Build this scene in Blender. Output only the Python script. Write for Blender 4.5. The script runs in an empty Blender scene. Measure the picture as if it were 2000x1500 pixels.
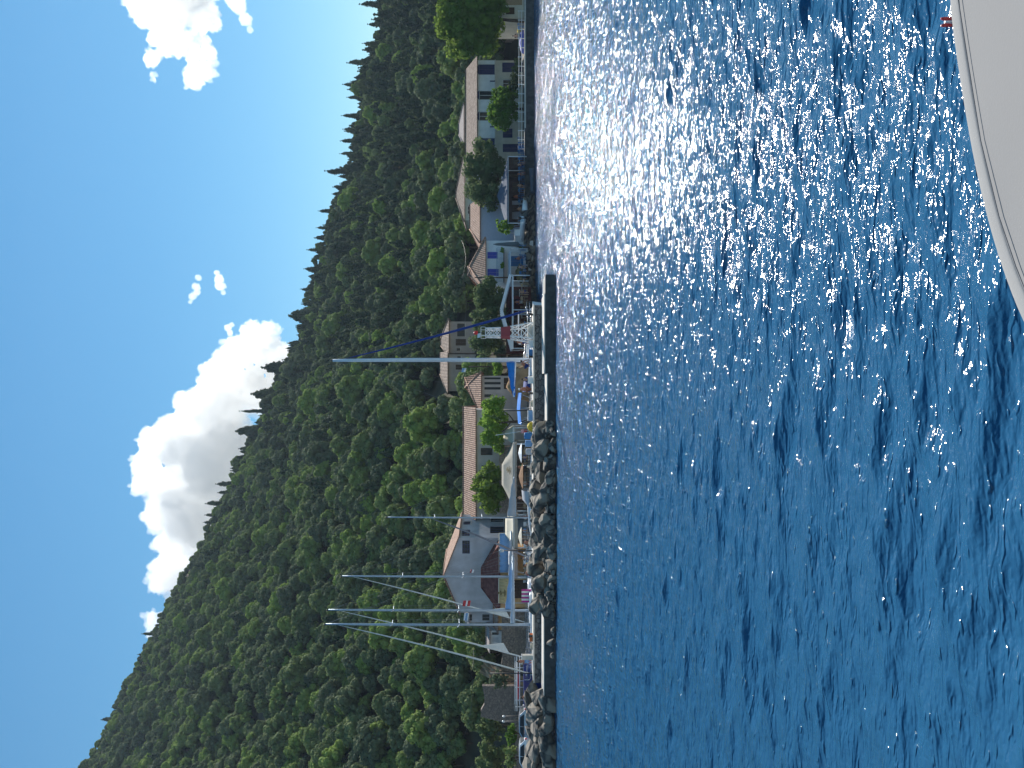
import bpy, bmesh, math, random
import numpy as np
from mathutils import Vector, Matrix, noise
R = math.radians
scene = bpy.context.scene
COL = scene.collection
# ------------------------------------------------------------------ camera, world, sun, exposure
FPX, PXH, PYC, CAMH = 1503.0, 980.0, 750.0, 4.5      # focal in photo pixels, horizon column, middle row, eye height
cam_d = bpy.data.cameras.new("camera")
cam = bpy.data.objects.new("camera", cam_d); COL.objects.link(cam)
cam_d.sensor_width = 36.0; cam_d.lens = FPX / 2000.0 * 36.0
cam_d.shift_x = 0.01; cam_d.clip_start = 0.05; cam_d.clip_end = 30000
# the phone was held on its side: the picture's left edge is the world's up
cam.matrix_world = Matrix(((0, 1, 0, 0), (0, 0, -1, 0), (-1, 0, 0, CAMH), (0, 0, 0, 1)))
scene.camera = cam
SUN_EL, SUN_AZ = R(41), R(20)                          # azimuth measured from +Y towards +X
world = bpy.data.worlds.new("World"); scene.world = world; world.use_nodes = True
wn, wl = world.node_tree.nodes, world.node_tree.links
sky = wn.new("ShaderNodeTexSky"); sky.sky_type = 'NISHITA'; sky.sun_disc = False
sky.sun_elevation = SUN_EL; sky.sun_rotation = SUN_AZ
sky.air_density = 1.35; sky.dust_density = 0.0; sky.ozone_density = 3.0
hs = wn.new("ShaderNodeHueSaturation"); hs.inputs['Saturation'].default_value = 1.28; hs.inputs['Hue'].default_value = .489
wl.new(sky.outputs[0], hs.inputs['Color'])
wl.new(hs.outputs[0], wn["Background"].inputs[0])
wn["Background"].inputs[1].default_value = 0.084
sun_d = bpy.data.lights.new("sun", 'SUN'); sun_d.energy = 5.0; sun_d.angle = R(0.53); sun_d.color = (1.0, 0.95, 0.87)
sun = bpy.data.objects.new("sun", sun_d); COL.objects.link(sun)
sdir = Vector((math.sin(SUN_AZ) * math.cos(SUN_EL), math.cos(SUN_AZ) * math.cos(SUN_EL), math.sin(SUN_EL)))
sun.rotation_euler = sdir.to_track_quat('Z', 'Y').to_euler(); sun.location = sdir * 300
vs = scene.view_settings; vs.view_transform = 'Standard'; vs.look = 'None'; vs.exposure = 0.4; vs.gamma = 1.0
vs.use_curve_mapping = False
scene.cycles.max_bounces = 24; scene.cycles.volume_bounces = 20; scene.cycles.use_denoising = True; scene.cycles.transparent_max_bounces = 6

# ------------------------------------------------------------------ helpers
def P(px, py, D):
    """point of the world seen at photo pixel (px, py), D metres ahead of the camera"""
    return Vector(((PYC - py) / FPX * D, D, CAMH + (PXH - px) / FPX * D))
def X_(py, D): return (PYC - py) / FPX * D
def Z_(px, D): return CAMH + (PXH - px) / FPX * D
def tag(o, label=None, cat=None, group=None, kind=None):
    if label: o['label'] = label
    if cat: o['category'] = cat
    if group: o['group'] = group
    if kind: o['kind'] = kind
    return o
def empty(name, loc=(0, 0, 0), rz=0.0, label=None, cat=None, group=None):
    o = bpy.data.objects.new(name, None); COL.objects.link(o)
    o.location = loc; o.rotation_euler = (0, 0, rz); o.empty_display_size = 0.3
    return tag(o, label, cat, group)
class MB:
    """collects shapes and links them as one mesh object"""
    def __init__(s): s.v = []; s.f = []; s.smooth = []
    def add(s, vs, fs, smooth=False):
        b = len(s.v); s.v.extend([tuple(v) for v in vs]); s.f.extend([tuple(i + b for i in f) for f in fs])
        s.smooth.extend([smooth] * len(fs)); return s
    def box(s, x0, x1, y0, y1, z0, z1, M=None):
        vs = [Vector(p) for p in ((x0,y0,z0),(x1,y0,z0),(x1,y1,z0),(x0,y1,z0),(x0,y0,z1),(x1,y0,z1),(x1,y1,z1),(x0,y1,z1))]
        if M: vs = [M @ v for v in vs]
        return s.add(vs, [(0,3,2,1),(4,5,6,7),(0,1,5,4),(1,2,6,5),(2,3,7,6),(3,0,4,7)])
    def bar(s, a, b, w, h=None, up=(0, 0, 1)):
        a, b = Vector(a), Vector(b); h = h or w; d = b - a; L = d.length
        if L < 1e-6: return s
        d.normalize(); u = Vector(up)
        if abs(d.dot(u)) > .98: u = Vector((1, 0, 0))
        r = d.cross(u).normalized(); u = r.cross(d)
        vs = [p + r * (sx * w / 2) + u * (sz * h / 2) for p in (a, b) for sx, sz in ((-1,-1),(1,-1),(1,1),(-1,1))]
        return s.add(vs, [(0,1,2,3),(7,6,5,4),(0,4,5,1),(1,5,6,2),(2,6,7,3),(3,7,4,0)])
    def tube(s, pts, rad, n=8, caps=True, smooth=True):
        pts = [Vector(p) for p in pts]; k = len(pts)
        if not hasattr(rad, '__len__'): rad = [rad] * k
        vs, prev = [], None
        for i, p in enumerate(pts):
            t = (pts[min(i+1, k-1)] - pts[max(i-1, 0)]).normalized()
            if prev is None:
                u = Vector((0, 0, 1)) if abs(t.z) < .9 else Vector((1, 0, 0)); r = t.cross(u).normalized()
            else:
                r = (prev - t * prev.dot(t)).normalized()
            prev = r; u = r.cross(t)
            for j in range(n):
                a = 2 * math.pi * j / n; vs.append(p + (r * math.cos(a) + u * math.sin(a)) * rad[i])
        fs = [(i*n+j, i*n+(j+1) % n, (i+1)*n+(j+1) % n, (i+1)*n+j) for i in range(k-1) for j in range(n)]
        s.add(vs, fs, smooth)
        if caps:
            b = len(s.v) - k*n
            s.f.append(tuple(b + j for j in range(n))[::-1]); s.f.append(tuple(b + (k-1)*n + j for j in range(n))); s.smooth += [False, False]
        return s
    def lathe(s, prof, n=14, c=(0, 0, 0), smooth=True):
        cx, cy, cz = c; k = len(prof); vs = []
        for r, z in prof:
            for j in range(n):
                a = 2*math.pi*j/n; vs.append((cx + r*math.cos(a), cy + r*math.sin(a), cz + z))
        fs = [(i*n+j, i*n+(j+1) % n, (i+1)*n+(j+1) % n, (i+1)*n+j) for i in range(k-1) for j in range(n)]
        return s.add(vs, fs, smooth)
    def ball(s, c, r, n=10, sq=(1, 1, 1)):
        m = max(4, n // 2); pr = [(max(1e-4, math.sin(math.pi*i/m)), -math.cos(math.pi*i/m)) for i in range(m+1)]
        vs = []; 
        for a, z in pr:
            for j in range(n):
                t = 2*math.pi*j/n; vs.append((c[0]+r*sq[0]*a*math.cos(t), c[1]+r*sq[1]*a*math.sin(t), c[2]+r*sq[2]*z))
        return s.add(vs, [(i*n+j, i*n+(j+1) % n, (i+1)*n+(j+1) % n, (i+1)*n+j) for i in range(m) for j in range(n)], True)
    def poly(s, pts, smooth=False): return s.add(pts, [tuple(range(len(pts)))], smooth)
    def slab(s, pts, t, n=None):
        """a polygon given a thickness t along its own normal"""
        pts = [Vector(p) for p in pts]; k = len(pts)
        nn = Vector(n) if n else (pts[1]-pts[0]).cross(pts[2]-pts[0]).normalized()
        vs = pts + [p + nn*t for p in pts]
        return s.add(vs, [tuple(range(k))[::-1], tuple(range(k, 2*k))] + [(i, (i+1) % k, k+(i+1) % k, k+i) for i in range(k)])
    def build(s, name, mat, parent=None, M=None):
        me = bpy.data.meshes.new(name); me.from_pydata([tuple(M @ Vector(v)) for v in s.v] if M else s.v, [], s.f)
        me.polygons.foreach_set('use_smooth', s.smooth)
        me.materials.append(mat); me.update()
        o = bpy.data.objects.new(name, me); COL.objects.link(o)
        if parent: o.parent = parent
        return o
def np_mesh(name, V, F, mats, midx=None, smooth=False):
    """mesh from numpy arrays; F is an (n,4) or (n,3) array"""
    me = bpy.data.meshes.new(name); n, k = F.shape
    me.vertices.add(len(V)); me.vertices.foreach_set('co', V.astype(np.float32).ravel())
    me.loops.add(n*k); me.loops.foreach_set('vertex_index', F.astype(np.int32).ravel())
    me.polygons.add(n); me.polygons.foreach_set('loop_start', np.arange(0, n*k, k, dtype=np.int32))
    me.polygons.foreach_set('loop_total', np.full(n, k, dtype=np.int32))
    for m in mats: me.materials.append(m)
    if midx is not None: me.polygons.foreach_set('material_index', midx.astype(np.int32))
    me.polygons.foreach_set('use_smooth', np.full(n, smooth))
    me.update(calc_edges=True); return me
def obj(name, me, parent=None):
    o = bpy.data.objects.new(name, me); COL.objects.link(o)
    if parent: o.parent = parent
    return o
def copy_tree(o, parent=None):
    c = o.copy(); COL.objects.link(c); c.parent = parent
    for ch in list(o.children): copy_tree(ch, c)
    return c
# ------------------------------------------------------------------ materials
MC = {}
def mat(name, rgb, rough=.7, metal=0.0, var=0.12, scale=3.0, bump=0.0, bscale=20.0, spec=None, stretch=None, dirt=None, trans=0.0):
    if name in MC: return MC[name]
    m = bpy.data.materials.new(name); m.use_nodes = True; N, L = m.node_tree.nodes, m.node_tree.links
    b = N["Principled BSDF"]; b.inputs['Roughness'].default_value = rough; b.inputs['Metallic'].default_value = metal
    b.inputs['Specular IOR Level'].default_value = spec if spec is not None else (.12 if rough > .65 else .5)
    tc = N.new('ShaderNodeTexCoord'); mp = N.new('ShaderNodeMapping'); L.new(tc.outputs['Object'], mp.inputs[0])
    if stretch: mp.inputs['Scale'].default_value = stretch
    nz = N.new('ShaderNodeTexNoise'); nz.inputs['Scale'].default_value = scale; nz.inputs['Detail'].default_value = 6
    L.new(mp.outputs[0], nz.inputs['Vector'])
    r = N.new('ShaderNodeValToRGB'); r.color_ramp.elements[0].position = .3; r.color_ramp.elements[1].position = .7
    lo = tuple(max(0, c*(1-var)) for c in rgb); hi = tuple(min(1, c*(1+var)) for c in rgb)
    r.color_ramp.elements[0].color = (*lo, 1); r.color_ramp.elements[1].color = (*hi, 1)
    if dirt: r.color_ramp.elements[0].color = (*dirt, 1)
    L.new(nz.outputs['Fac'], r.inputs[0]); L.new(r.outputs[0], b.inputs['Base Color'])
    if bump:
        n2 = N.new('ShaderNodeTexNoise'); n2.inputs['Scale'].default_value = bscale; n2.inputs['Detail'].default_value = 5
        L.new(mp.outputs[0], n2.inputs['Vector']); bp = N.new('ShaderNodeBump'); bp.inputs['Strength'].default_value = bump
        bp.inputs['Distance'].default_value = 0.05
        L.new(n2.outputs['Fac'], bp.inputs['Height']); L.new(bp.outputs[0], b.inputs['Normal'])
    MC[name] = m; return m
def leaf_mat(name, cols, rough=.8, trans=.25):
    m = bpy.data.materials.new(name); m.use_nodes = True; N, L = m.node_tree.nodes, m.node_tree.links
    for n in list(N): N.remove(n)
    out = N.new('ShaderNodeOutputMaterial'); oi = N.new('ShaderNodeObjectInfo'); tc = N.new('ShaderNodeTexCoord')
    nz = N.new('ShaderNodeTexNoise'); nz.inputs['Scale'].default_value = .7; nz.inputs['Detail'].default_value = 3
    L.new(tc.outputs['Object'], nz.inputs['Vector'])
    r = N.new('ShaderNodeValToRGB'); cr = r.color_ramp
    while len(cr.elements) < len(cols): cr.elements.new(.5)
    for i, c in enumerate(cols): cr.elements[i].position = i / max(1, len(cols)-1); cr.elements[i].color = (*c, 1)
    ad = N.new('ShaderNodeMath'); ad.operation = 'MULTIPLY_ADD'; ad.inputs[1].default_value = .5
    sb = N.new('ShaderNodeMath'); sb.operation = 'SUBTRACT'; sb.inputs[1].default_value = .25
    L.new(nz.outputs['Fac'], ad.inputs[0]); L.new(oi.outputs['Random'], ad.inputs[2]); L.new(ad.outputs[0], sb.inputs[0])
    L.new(sb.outputs[0], r.inputs[0])
    b = N.new('ShaderNodeBsdfPrincipled'); b.inputs['Roughness'].default_value = rough; b.inputs['Specular IOR Level'].default_value = .08
    t = N.new('ShaderNodeBsdfTranslucent'); mx = N.new('ShaderNodeMixShader'); mx.inputs[0].default_value = trans
    L.new(r.outputs[0], b.inputs['Base Color']); L.new(r.outputs[0], t.inputs[0])
    L.new(b.outputs[0], mx.inputs[1]); L.new(t.outputs[0], mx.inputs[2]); L.new(mx.outputs[0], out.inputs[0])
    MC[name] = m; return m
# ------------------------------------------------------------------ water
def water():
    rng = np.random.RandomState(5)
    ys = [1.0]
    while ys[-1] < 125: ys.append(ys[-1] + min(.6, max(.05, .0032*ys[-1])))
    ys = np.array([-900, -300, -100, -40, -15, -5, -1] + ys + [150, 200, 300])
    xi = np.arange(-45, 58.01, .1)
    xs = np.concatenate(([-900, -400, -200, -120, -80, -60, -52, -48], xi, [60, 64, 72, 90, 120, 200, 400, 900]))
    X, Y = np.meshgrid(xs, ys); Z = np.zeros_like(X); DX = np.zeros_like(X); DY = np.zeros_like(X)
    n = 110
    lam = np.exp(rng.uniform(math.log(.22), math.log(1.9), n)); k = 2*math.pi/lam
    th = rng.normal(0, .30, n)*np.where(lam < .8, 1.7, 1.0) - .06
    sl = .0275*np.where(lam > 1.3, .75, 1.0)*np.where(lam < .85, 1.25, 1.0)*rng.uniform(.5, 1.5, n)
    ph = rng.uniform(0, 6.28, n)
    gust = 1 + .25*np.sin(X*.11 + .7*np.sin(Y*.09)) * np.sin(Y*.13 + 1.0)
    for i in range(n):
        kx, ky = k[i]*math.sin(th[i]), k[i]*math.cos(th[i])
        a = sl[i]/k[i]; arg = kx*X + ky*Y + ph[i]
        fade = np.clip((lam[i] - 2.2*np.maximum(.1, .0032*np.abs(Y)))/(lam[i]*.4), 0, 1)   # do not alias
        w = a*gust*fade; Z += w*np.cos(arg)
        q = .8
        DX -= q*w*np.sin(arg)*math.sin(th[i]); DY -= q*w*np.sin(arg)*math.cos(th[i])
    edge = np.clip((58 - np.abs(X - 6))/6, 0, 1)*np.clip((Y+3)/4, 0, 1)*np.clip((130-Y)/10, 0, 1)
    Z *= edge; DX *= edge; DY *= edge
    V = np.stack([X+DX, Y+DY, Z], -1).reshape(-1, 3)
    ny, nx = X.shape; idx = np.arange(ny*nx).reshape(ny, nx)
    F = np.stack([idx[:-1, :-1], idx[:-1, 1:], idx[1:, 1:], idx[1:, :-1]], -1).reshape(-1, 4)
    m = bpy.data.materials.new('sea_water'); m.use_nodes = True; N, L = m.node_tree.nodes, m.node_tree.links
    b = N['Principled BSDF']; b.inputs['Base Color'].default_value = (.020, .100, .205, 1)
    b.inputs['Roughness'].default_value = .09; b.inputs['IOR'].default_value = 1.333
    tc = N.new('ShaderNodeTexCoord'); prev = None
    sxyz = N.new('ShaderNodeSeparateXYZ'); L.new(tc.outputs['Object'], sxyz.inputs[0])
    for sc, st, dist, det, y0, y1 in ((1.7, (.45, 1, 1), .11, 1, None, 0), (6, (.5, 1, 1), .036, 1.6, None, 0), (10, (.26, 1, 1), .044, 1.2, None, 0), (17, (.7, 1, 1), .011, 1, None, 0), (1.0, (4.2, .9, 1), .19, 1.5, 14, 75)):
        mp = N.new('ShaderNodeMapping'); mp.inputs['Scale'].default_value = st; L.new(tc.outputs['Object'], mp.inputs[0])
        nz = N.new('ShaderNodeTexNoise'); nz.inputs['Scale'].default_value = sc; nz.inputs['Detail'].default_value = det; nz.inputs['Roughness'].default_value = .55
        nz.inputs['Distortion'].default_value = .35
        L.new(mp.outputs[0], nz.inputs['Vector']); bp = N.new('ShaderNodeBump'); bp.inputs['Strength'].default_value = 1; bp.inputs['Distance'].default_value = dist
        L.new(nz.outputs['Fac'], bp.inputs['Height'])
        if y0 is not None:                                          # choppier water out towards the harbour mouth
            mr = N.new('ShaderNodeMapRange'); mr.inputs['From Min'].default_value = y0; mr.inputs['From Max'].default_value = y1; L.new(sxyz.outputs[1], mr.inputs[0]); L.new(mr.outputs[0], bp.inputs['Strength'])
        if prev: L.new(prev.outputs[0], bp.inputs['Normal'])
        prev = bp
    # scattered steep capillary crests
    for sc, st, dist, y0, y1 in ((11, (.38, 1, 1), .034, -5, 0), (1.5, (3.6, 1.0, 1), .46, 15, 60)):
        mp = N.new('ShaderNodeMapping'); mp.inputs['Scale'].default_value = st; mp.inputs['Location'].default_value = (3.3, 7.1, 0); L.new(tc.outputs['Object'], mp.inputs[0])
        nz = N.new('ShaderNodeTexNoise'); nz.inputs['Scale'].default_value = sc; nz.inputs['Detail'].default_value = 1; L.new(mp.outputs[0], nz.inputs['Vector'])
        cr = N.new('ShaderNodeMapRange'); cr.inputs['From Min'].default_value = .60; cr.inputs['From Max'].default_value = .85; cr.interpolation_type = 'SMOOTHSTEP'; L.new(nz.outputs['Fac'], cr.inputs[0])
        bp = N.new('ShaderNodeBump'); bp.inputs['Distance'].default_value = dist; L.new(cr.outputs[0], bp.inputs['Height']); L.new(prev.outputs[0], bp.inputs['Normal'])
        mr = N.new('ShaderNodeMapRange'); mr.inputs['From Min'].default_value = y0; mr.inputs['From Max'].default_value = y1; L.new(sxyz.outputs[1], mr.inputs[0]); L.new(mr.outputs[0], bp.inputs['Strength'])
        prev = bp
    L.new(prev.outputs[0], b.inputs['Normal'])
    o = obj('sea_water', np_mesh('sea_water', V, F, [m], smooth=True)); tag(o, kind='structure')
water()
# ------------------------------------------------------------------ terrain
RIDGE = [(-900, 830), (-400, 810), (-150, 775), (10, 762), (60, 761), (100, 747), (150, 716), (175, 708), (200, 722), (250, 710), (300, 704), (350, 691), (400, 664), (450, 656), (500, 634), (550, 626), (600, 614), (650, 603), (700, 579), (750, 556), (800, 529), (850, 513), (900, 478), (950, 463), (1000, 439), (1050, 414), (1100, 384), (1150, 357), (1200, 329), (1250, 308), (1300, 282), (1350, 253), (1400, 233), (1450, 211), (1490, 180), (1600, 147), (1700, 114), (2000, 54), (2600, 4)]
RX = np.array([a for a, b in RIDGE], float); RZ = np.array([b - 10 for a, b in RIDGE], float)
SHORE = [(-80, 80), (-33, 80), (2, 81.5), (6, 86), (9.5, 96), (13, 103), (20, 106), (40, 108), (60, 109), (150, 112)]
SX = np.array([a for a, b in SHORE], float); SY = np.array([b for a, b in SHORE], float)
def _n2(x, y, s): 
    return np.sin(x/s+1.3*np.sin(y/s*1.7))*np.cos(y/s*1.1+1.1*np.sin(x/s*.8))
LAND = 1.25
def hill(X, Y):
    """terrain height on numpy arrays"""
    X = np.asarray(X, float); Y = np.asarray(Y, float)
    py = PYC - FPX*X/np.maximum(Y, 40)
    rp = np.interp(py, RX, RZ)
    Dr = np.interp(py, [-400, 0, 500, 1000, 1500, 2200], [250, 265, 290, 320, 340, 350])
    Db = np.interp(py, [-400, 0, 400, 620, 760, 1000, 1300, 1500], [128, 128, 126, 118, 104, 101, 96, 93])
    zr = CAMH + (PXH - rp)/FPX*Dr
    t = np.clip((Y - Db)/(Dr - Db), 0, 1.0)
    z = LAND + (zr - LAND)*(t*(.86+.14*t)) + np.clip(t*6, 0, 1)*(1-t)*(1.6*_n2(X, Y, 17) + 2.6*_n2(X+40, Y, 37))
    over = np.clip((Y - Dr)/120, 0, 1.6)
    z -= over*over*zr*.55
    return z
def terrain():
    xs = np.arange(-330, 331, 4.0); ys = np.concatenate((np.arange(76, 135, 2.0), np.arange(135, 480, 4.0)))
    X, Y = np.meshgrid(xs, ys); sh = np.interp(X, SX, SY)
    Z = hill(X, Y)
    inland = Y > sh + 1.2
    Z = np.where(inland, Z, -1.5)
    V = np.stack([X, Y, Z], -1).reshape(-1, 3); ny, nx = X.shape; idx = np.arange(ny*nx).reshape(ny, nx)
    F = np.stack([idx[:-1, :-1], idx[:-1, 1:], idx[1:, 1:], idx[1:, :-1]], -1).reshape(-1, 4)
    m = mat('hill_soil', (.085, .075, .05), .95, var=.4, scale=.35, bump=.6, bscale=1.5)
    tag(obj('hill_ground', np_mesh('hill_ground', V, F, [m], smooth=True)), kind='structure')
    # the paved shore: flat top with an upright edge
    mb = MB(); pts = [(x, y) for x, y in SHORE]
    top = [(x, y, LAND+.05) for x, y in pts] + [(150, 128, LAND+.05), (60, 125, LAND+.05), (10, 119, LAND+.05), (-10, 106, LAND+.05), (-80, 100, LAND+.05)]
    mb.poly(top[::1])
    for (x0, y0), (x1, y1) in zip(pts, pts[1:]):
        mb.add([(x0, y0, -1), (x1, y1, -1), (x1, y1, LAND+.05), (x0, y0, LAND+.05)], [(0, 1, 2, 3)])
    o = mb.build('shore_pavement', mat('pavement', (.20, .18, .155), .9, var=.25, scale=.8, bump=.3, bscale=6)); tag(o, kind='structure')
    o.data.materials.append(mat('shore_foot', (.07, .07, .068), .8, var=.4, scale=1.5))
    for f in o.data.polygons[1:]: f.material_index = 1
terrain()
# ------------------------------------------------------------------ clouds: closed lumpy bodies of scattering vapour
def cloud(name, lumps, D, label, seed, dens=.018):
    rng = random.Random(seed); bm = bmesh.new()
    k = D/FPX
    for (px, py, r) in lumps:
        c = P(px, py, D + rng.uniform(-.5, .5)*r*k)
        bmesh.ops.create_icosphere(bm, subdivisions=2, radius=r*k, matrix=Matrix.Translation(c))
        for j in range(int(5 + r/8)):
            d = Vector((rng.gauss(0, 1), rng.gauss(0, .6), rng.gauss(.15, 1))).normalized()
            rr = r*rng.uniform(.22, .45)
            bmesh.ops.create_icosphere(bm, subdivisions=2, radius=rr*k, matrix=Matrix.Translation(c + d*(r*.86)*k))
    me = bpy.data.meshes.new(name+'_lumps'); bm.to_mesh(me); bm.free()
    o = bpy.data.objects.new(name, me); COL.objects.link(o)
    md = o.modifiers.new('r', 'REMESH'); md.mode = 'VOXEL'; am = 1.0 if max(l[2] for l in lumps) > 25 else .35; md.voxel_size = 2.2*k if am == 1 else .9*k
    dg = bpy.context.evaluated_depsgraph_get(); me2 = bpy.data.meshes.new_from_object(o.evaluated_get(dg)); o.modifiers.clear(); o.data = me2
    n = len(me2.vertices); co = np.empty(n*3, np.float32); me2.vertices.foreach_get('co', co); co = co.reshape(-1, 3)
    nr = np.empty(n*3, np.float32); me2.vertices.foreach_get('normal', nr); nr = nr.reshape(-1, 3)
    amp = np.empty(n, np.float32)
    for i in range(n):
        v = Vector(co[i]) / (26*k); v2 = v*2.7
        amp[i] = (abs(noise.noise(v))*17 + abs(noise.noise(v2))*10 + abs(noise.noise(v2*2.5))*5 - 8)*k*am
    co += nr*amp[:, None]; me2.vertices.foreach_set('co', co.ravel())
    me2.polygons.foreach_set('use_smooth', np.ones(len(me2.polygons), bool)); me2.update()
    m = bpy.data.materials.new('cloud_vapour'); m.use_nodes = True; N, L = m.node_tree.nodes, m.node_tree.links
    N.remove(N['Principled BSDF']); v = N.new('ShaderNodeVolumeScatter'); v.inputs['Color'].default_value = (1, 1, 1, 1)
    v.inputs['Density'].default_value = dens; v.inputs['Anisotropy'].default_value = .52
    L.new(v.outputs[0], N['Material Output'].inputs['Volume']); m.cycles.homogeneous_volume = True
    me2.materials.clear(); me2.materials.append(m); bpy.data.meshes.remove(me)
    tag(o, label, 'cloud', kind='structure'); return o
CL_D = 2600
cloud('cloud', [(300,905,40),(285,940,28),(325,870,50),(360,925,65),(345,985,58),(315,1010,34),(400,860,74),(420,800,62),(445,760,52),(390,1040,60),(330,1060,30),
  (335,1110,38),(312,1140,24),(440,722,38),(470,690,38),(500,664,34),(530,645,20),(490,750,66),(440,900,85),(540,700,40),(390,1000,70),(300,1212,20),(292,1236,12), (350,1130,40)], CL_D,
  'large white cumulus cloud rising behind the wooded ridge', 3)
cloud('cloud', [(268,8,26),(300,24,36),(345,12,42),(395,28,36),(328,72,34),(298,112,18),(362,84,26),(392,106,32),(380,152,22),(402,138,18),(300,150,9),(330,-30,60),(380,-20,40)], CL_D,
  'broken white cumulus cloud high over the right end of the ridge', 4)
cloud('cloud', [(466,10,17),(480,38,13),(488,56,7),(460,-15,24)], CL_D, 'small white cloud puff below the broken cloud at the right', 5)
cloud('cloud', [(428,545,10),(430,560,9),(424,534,6),(436,570,6)], CL_D, 'small white cloud scrap over the middle of the ridge, lower of two', 6, .03)
cloud('cloud', [(388,543,7),(384,560,9),(376,578,8),(386,572,7),(372,590,5)], CL_D, 'ragged wisp of cloud over the middle of the ridge, upper of two', 7, .02)
cloud('cloud', [(444,640,8),(448,650,6),(452,634,5)], CL_D, 'tiny cloud scrap just off the right tip of the large cumulus', 8, .03)
# ------------------------------------------------------------------ trees
LEAF_A = leaf_mat('foliage_broad', [(.13,.165,.10), (.17,.215,.11), (.22,.285,.105), (.28,.39,.09)], trans=.28)
LEAF_B = leaf_mat('foliage_conifer', [(.065,.095,.060), (.085,.12,.068), (.115,.15,.072)], trans=.30)
LEAF_C = leaf_mat('foliage_fresh', [(.12,.22,.035), (.17,.29,.045), (.22,.35,.06)], trans=.5)
LEAF_P = leaf_mat('foliage_plane', [(.09,.15,.035), (.15,.23,.045), (.24,.33,.06)], trans=.48)
LEAF_D = leaf_mat('foliage_grey', [(.07,.095,.045), (.10,.13,.06)], trans=.25)
BARK = mat('bark', (.10, .075, .055), .95, var=.3, scale=6, bump=.5)
def leaf_quads(rng, C, Nn, size, jitter=.5, asp=1.0):
    n = len(C); Nn = Nn + rng.normal(0, jitter, (n, 3)); Nn /= np.linalg.norm(Nn, axis=1)[:, None]
    a = rng.normal(0, 1, (n, 3)); U = np.cross(Nn, a); U /= np.linalg.norm(U, axis=1)[:, None]; W = np.cross(Nn, U)
    s = size*rng.uniform(.6, 1.35, (n, 1))
    q = [C + U*s*u*asp + W*s*w + Nn*s*b for u, w, b in ((-.5,-.5,0), (.5,-.5,.12), (.5,.5,0), (-.5,.5,.12))]
    return np.stack(q, 1).reshape(-1, 3)
ICO = None
def ico():
    global ICO
    if ICO is None:
        bm = bmesh.new(); bmesh.ops.create_icosphere(bm, subdivisions=2, radius=1)
        ICO = (np.array([v.co[:] for v in bm.verts]), np.array([[v.index for v in f.verts] for f in bm.faces])); bm.free()
    return ICO
def puffs_mesh(name, rng, puffs, leaf_n, leaf_s, lm, core=.86, jitter=.28, sq=(1, 1, 1)):
    """crown = leaf faces on the surface of many puffs plus a dark leafy core in each"""
    PV, quads, nv, tri = [], [], 0, []
    pc = np.array([p[:3] for p in puffs]); pr = np.array([p[3] for p in puffs]); sq = np.array(sq)
    Ls = []
    for i, (c, r) in enumerate(zip(pc, pr)):
        m = max(8, int(leaf_n*r*r)); d = rng.normal(0, 1, (m, 3)); d /= np.linalg.norm(d, axis=1)[:, None]
        pos = c + d*sq*r*rng.uniform(.80, 1.10, (m, 1))
        keep = np.ones(m, bool)
        for j in range(len(pr)):
            if j != i: keep &= (np.linalg.norm((pos - pc[j])/sq, axis=1) > pr[j]*.78)
        Ls.append(leaf_quads(rng, pos[keep], d[keep]*1.0, leaf_s, jitter))
    LV = np.concatenate(Ls); nq = len(LV)//4
    iv, itf = ico()
    cv, cf, b = [], [], 0
    for c, r in zip(pc, pr):
        v = iv*rng.uniform(.82, 1.12, (len(iv), 1))*r*core*sq + c; cv.append(v); cf.append(itf + b); b += len(iv)
    CV = np.concatenate(cv); CF = np.concatenate(cf)
    me = bpy.data.meshes.new(name); V = np.concatenate([LV, CV])
    loops = np.concatenate([np.arange(nq*4), (CF + len(LV)).ravel()]); tot = np.concatenate([np.full(nq, 4), np.full(len(CF), 3)])
    st = np.concatenate([[0], np.cumsum(tot)[:-1]])
    me.vertices.add(len(V)); me.vertices.foreach_set('co', V.astype(np.float32).ravel()); me.loops.add(len(loops)); me.loops.foreach_set('vertex_index', loops.astype(np.int32))
    me.polygons.add(len(tot)); me.polygons.foreach_set('loop_start', st.astype(np.int32)); me.polygons.foreach_set('loop_total', tot.astype(np.int32))
    me.materials.append(lm); me.update(calc_edges=True); return me
def round_puffs(rng, Rr, H, base, n, pr=(.26, .42)):
    out = []
    for i in range(n):
        a = rng.uniform(0, 6.283); u = rng.uniform(-.25, 1); rad = math.sqrt(max(0, 1-max(u, 0)**2))*rng.uniform(.6, 1.0)
        r = Rr*rng.uniform(*pr)
        out.append((math.cos(a)*rad*Rr*.8, math.sin(a)*rad*Rr*.8, base + (H-base)*(.35+.5*u*rng.uniform(.75, 1)), r))
    out.append((0, 0, base + (H-base)*.5, Rr*.55)); return out
def trunk_mesh(name, rng, H, r, limbs=5, spread=1.5):
    mb = MB(); lean = [rng.uniform(-.12, .12)*H for _ in range(2)]
    top = Vector((lean[0], lean[1], H*.62))
    mb.tube([(0, 0, -.4), (lean[0]*.25, lean[1]*.25, H*.2), (lean[0]*.7, lean[1]*.7, H*.42), top], [r*1.25, r, r*.75, r*.4], 7)
    for i in range(limbs):
        a = 6.283*i/limbs + rng.uniform(-.4, .4); z = H*rng.uniform(.25, .5); s = z/(H*.62)
        p0 = Vector((lean[0]*s, lean[1]*s, z)); p2 = p0 + Vector((math.cos(a)*spread, math.sin(a)*spread, H*.25)); p1 = (p0+p2)/2 + Vector((0, 0, -H*.04))
        mb.tube([p0, p1, p2], [r*.5, r*.35, r*.15], 6)
    me = bpy.data.meshes.new(name); me.from_pydata([tuple(v) for v in mb.v], [], mb.f); me.polygons.foreach_set('use_smooth', mb.smooth); me.materials.append(BARK); me.update(); return me
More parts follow.
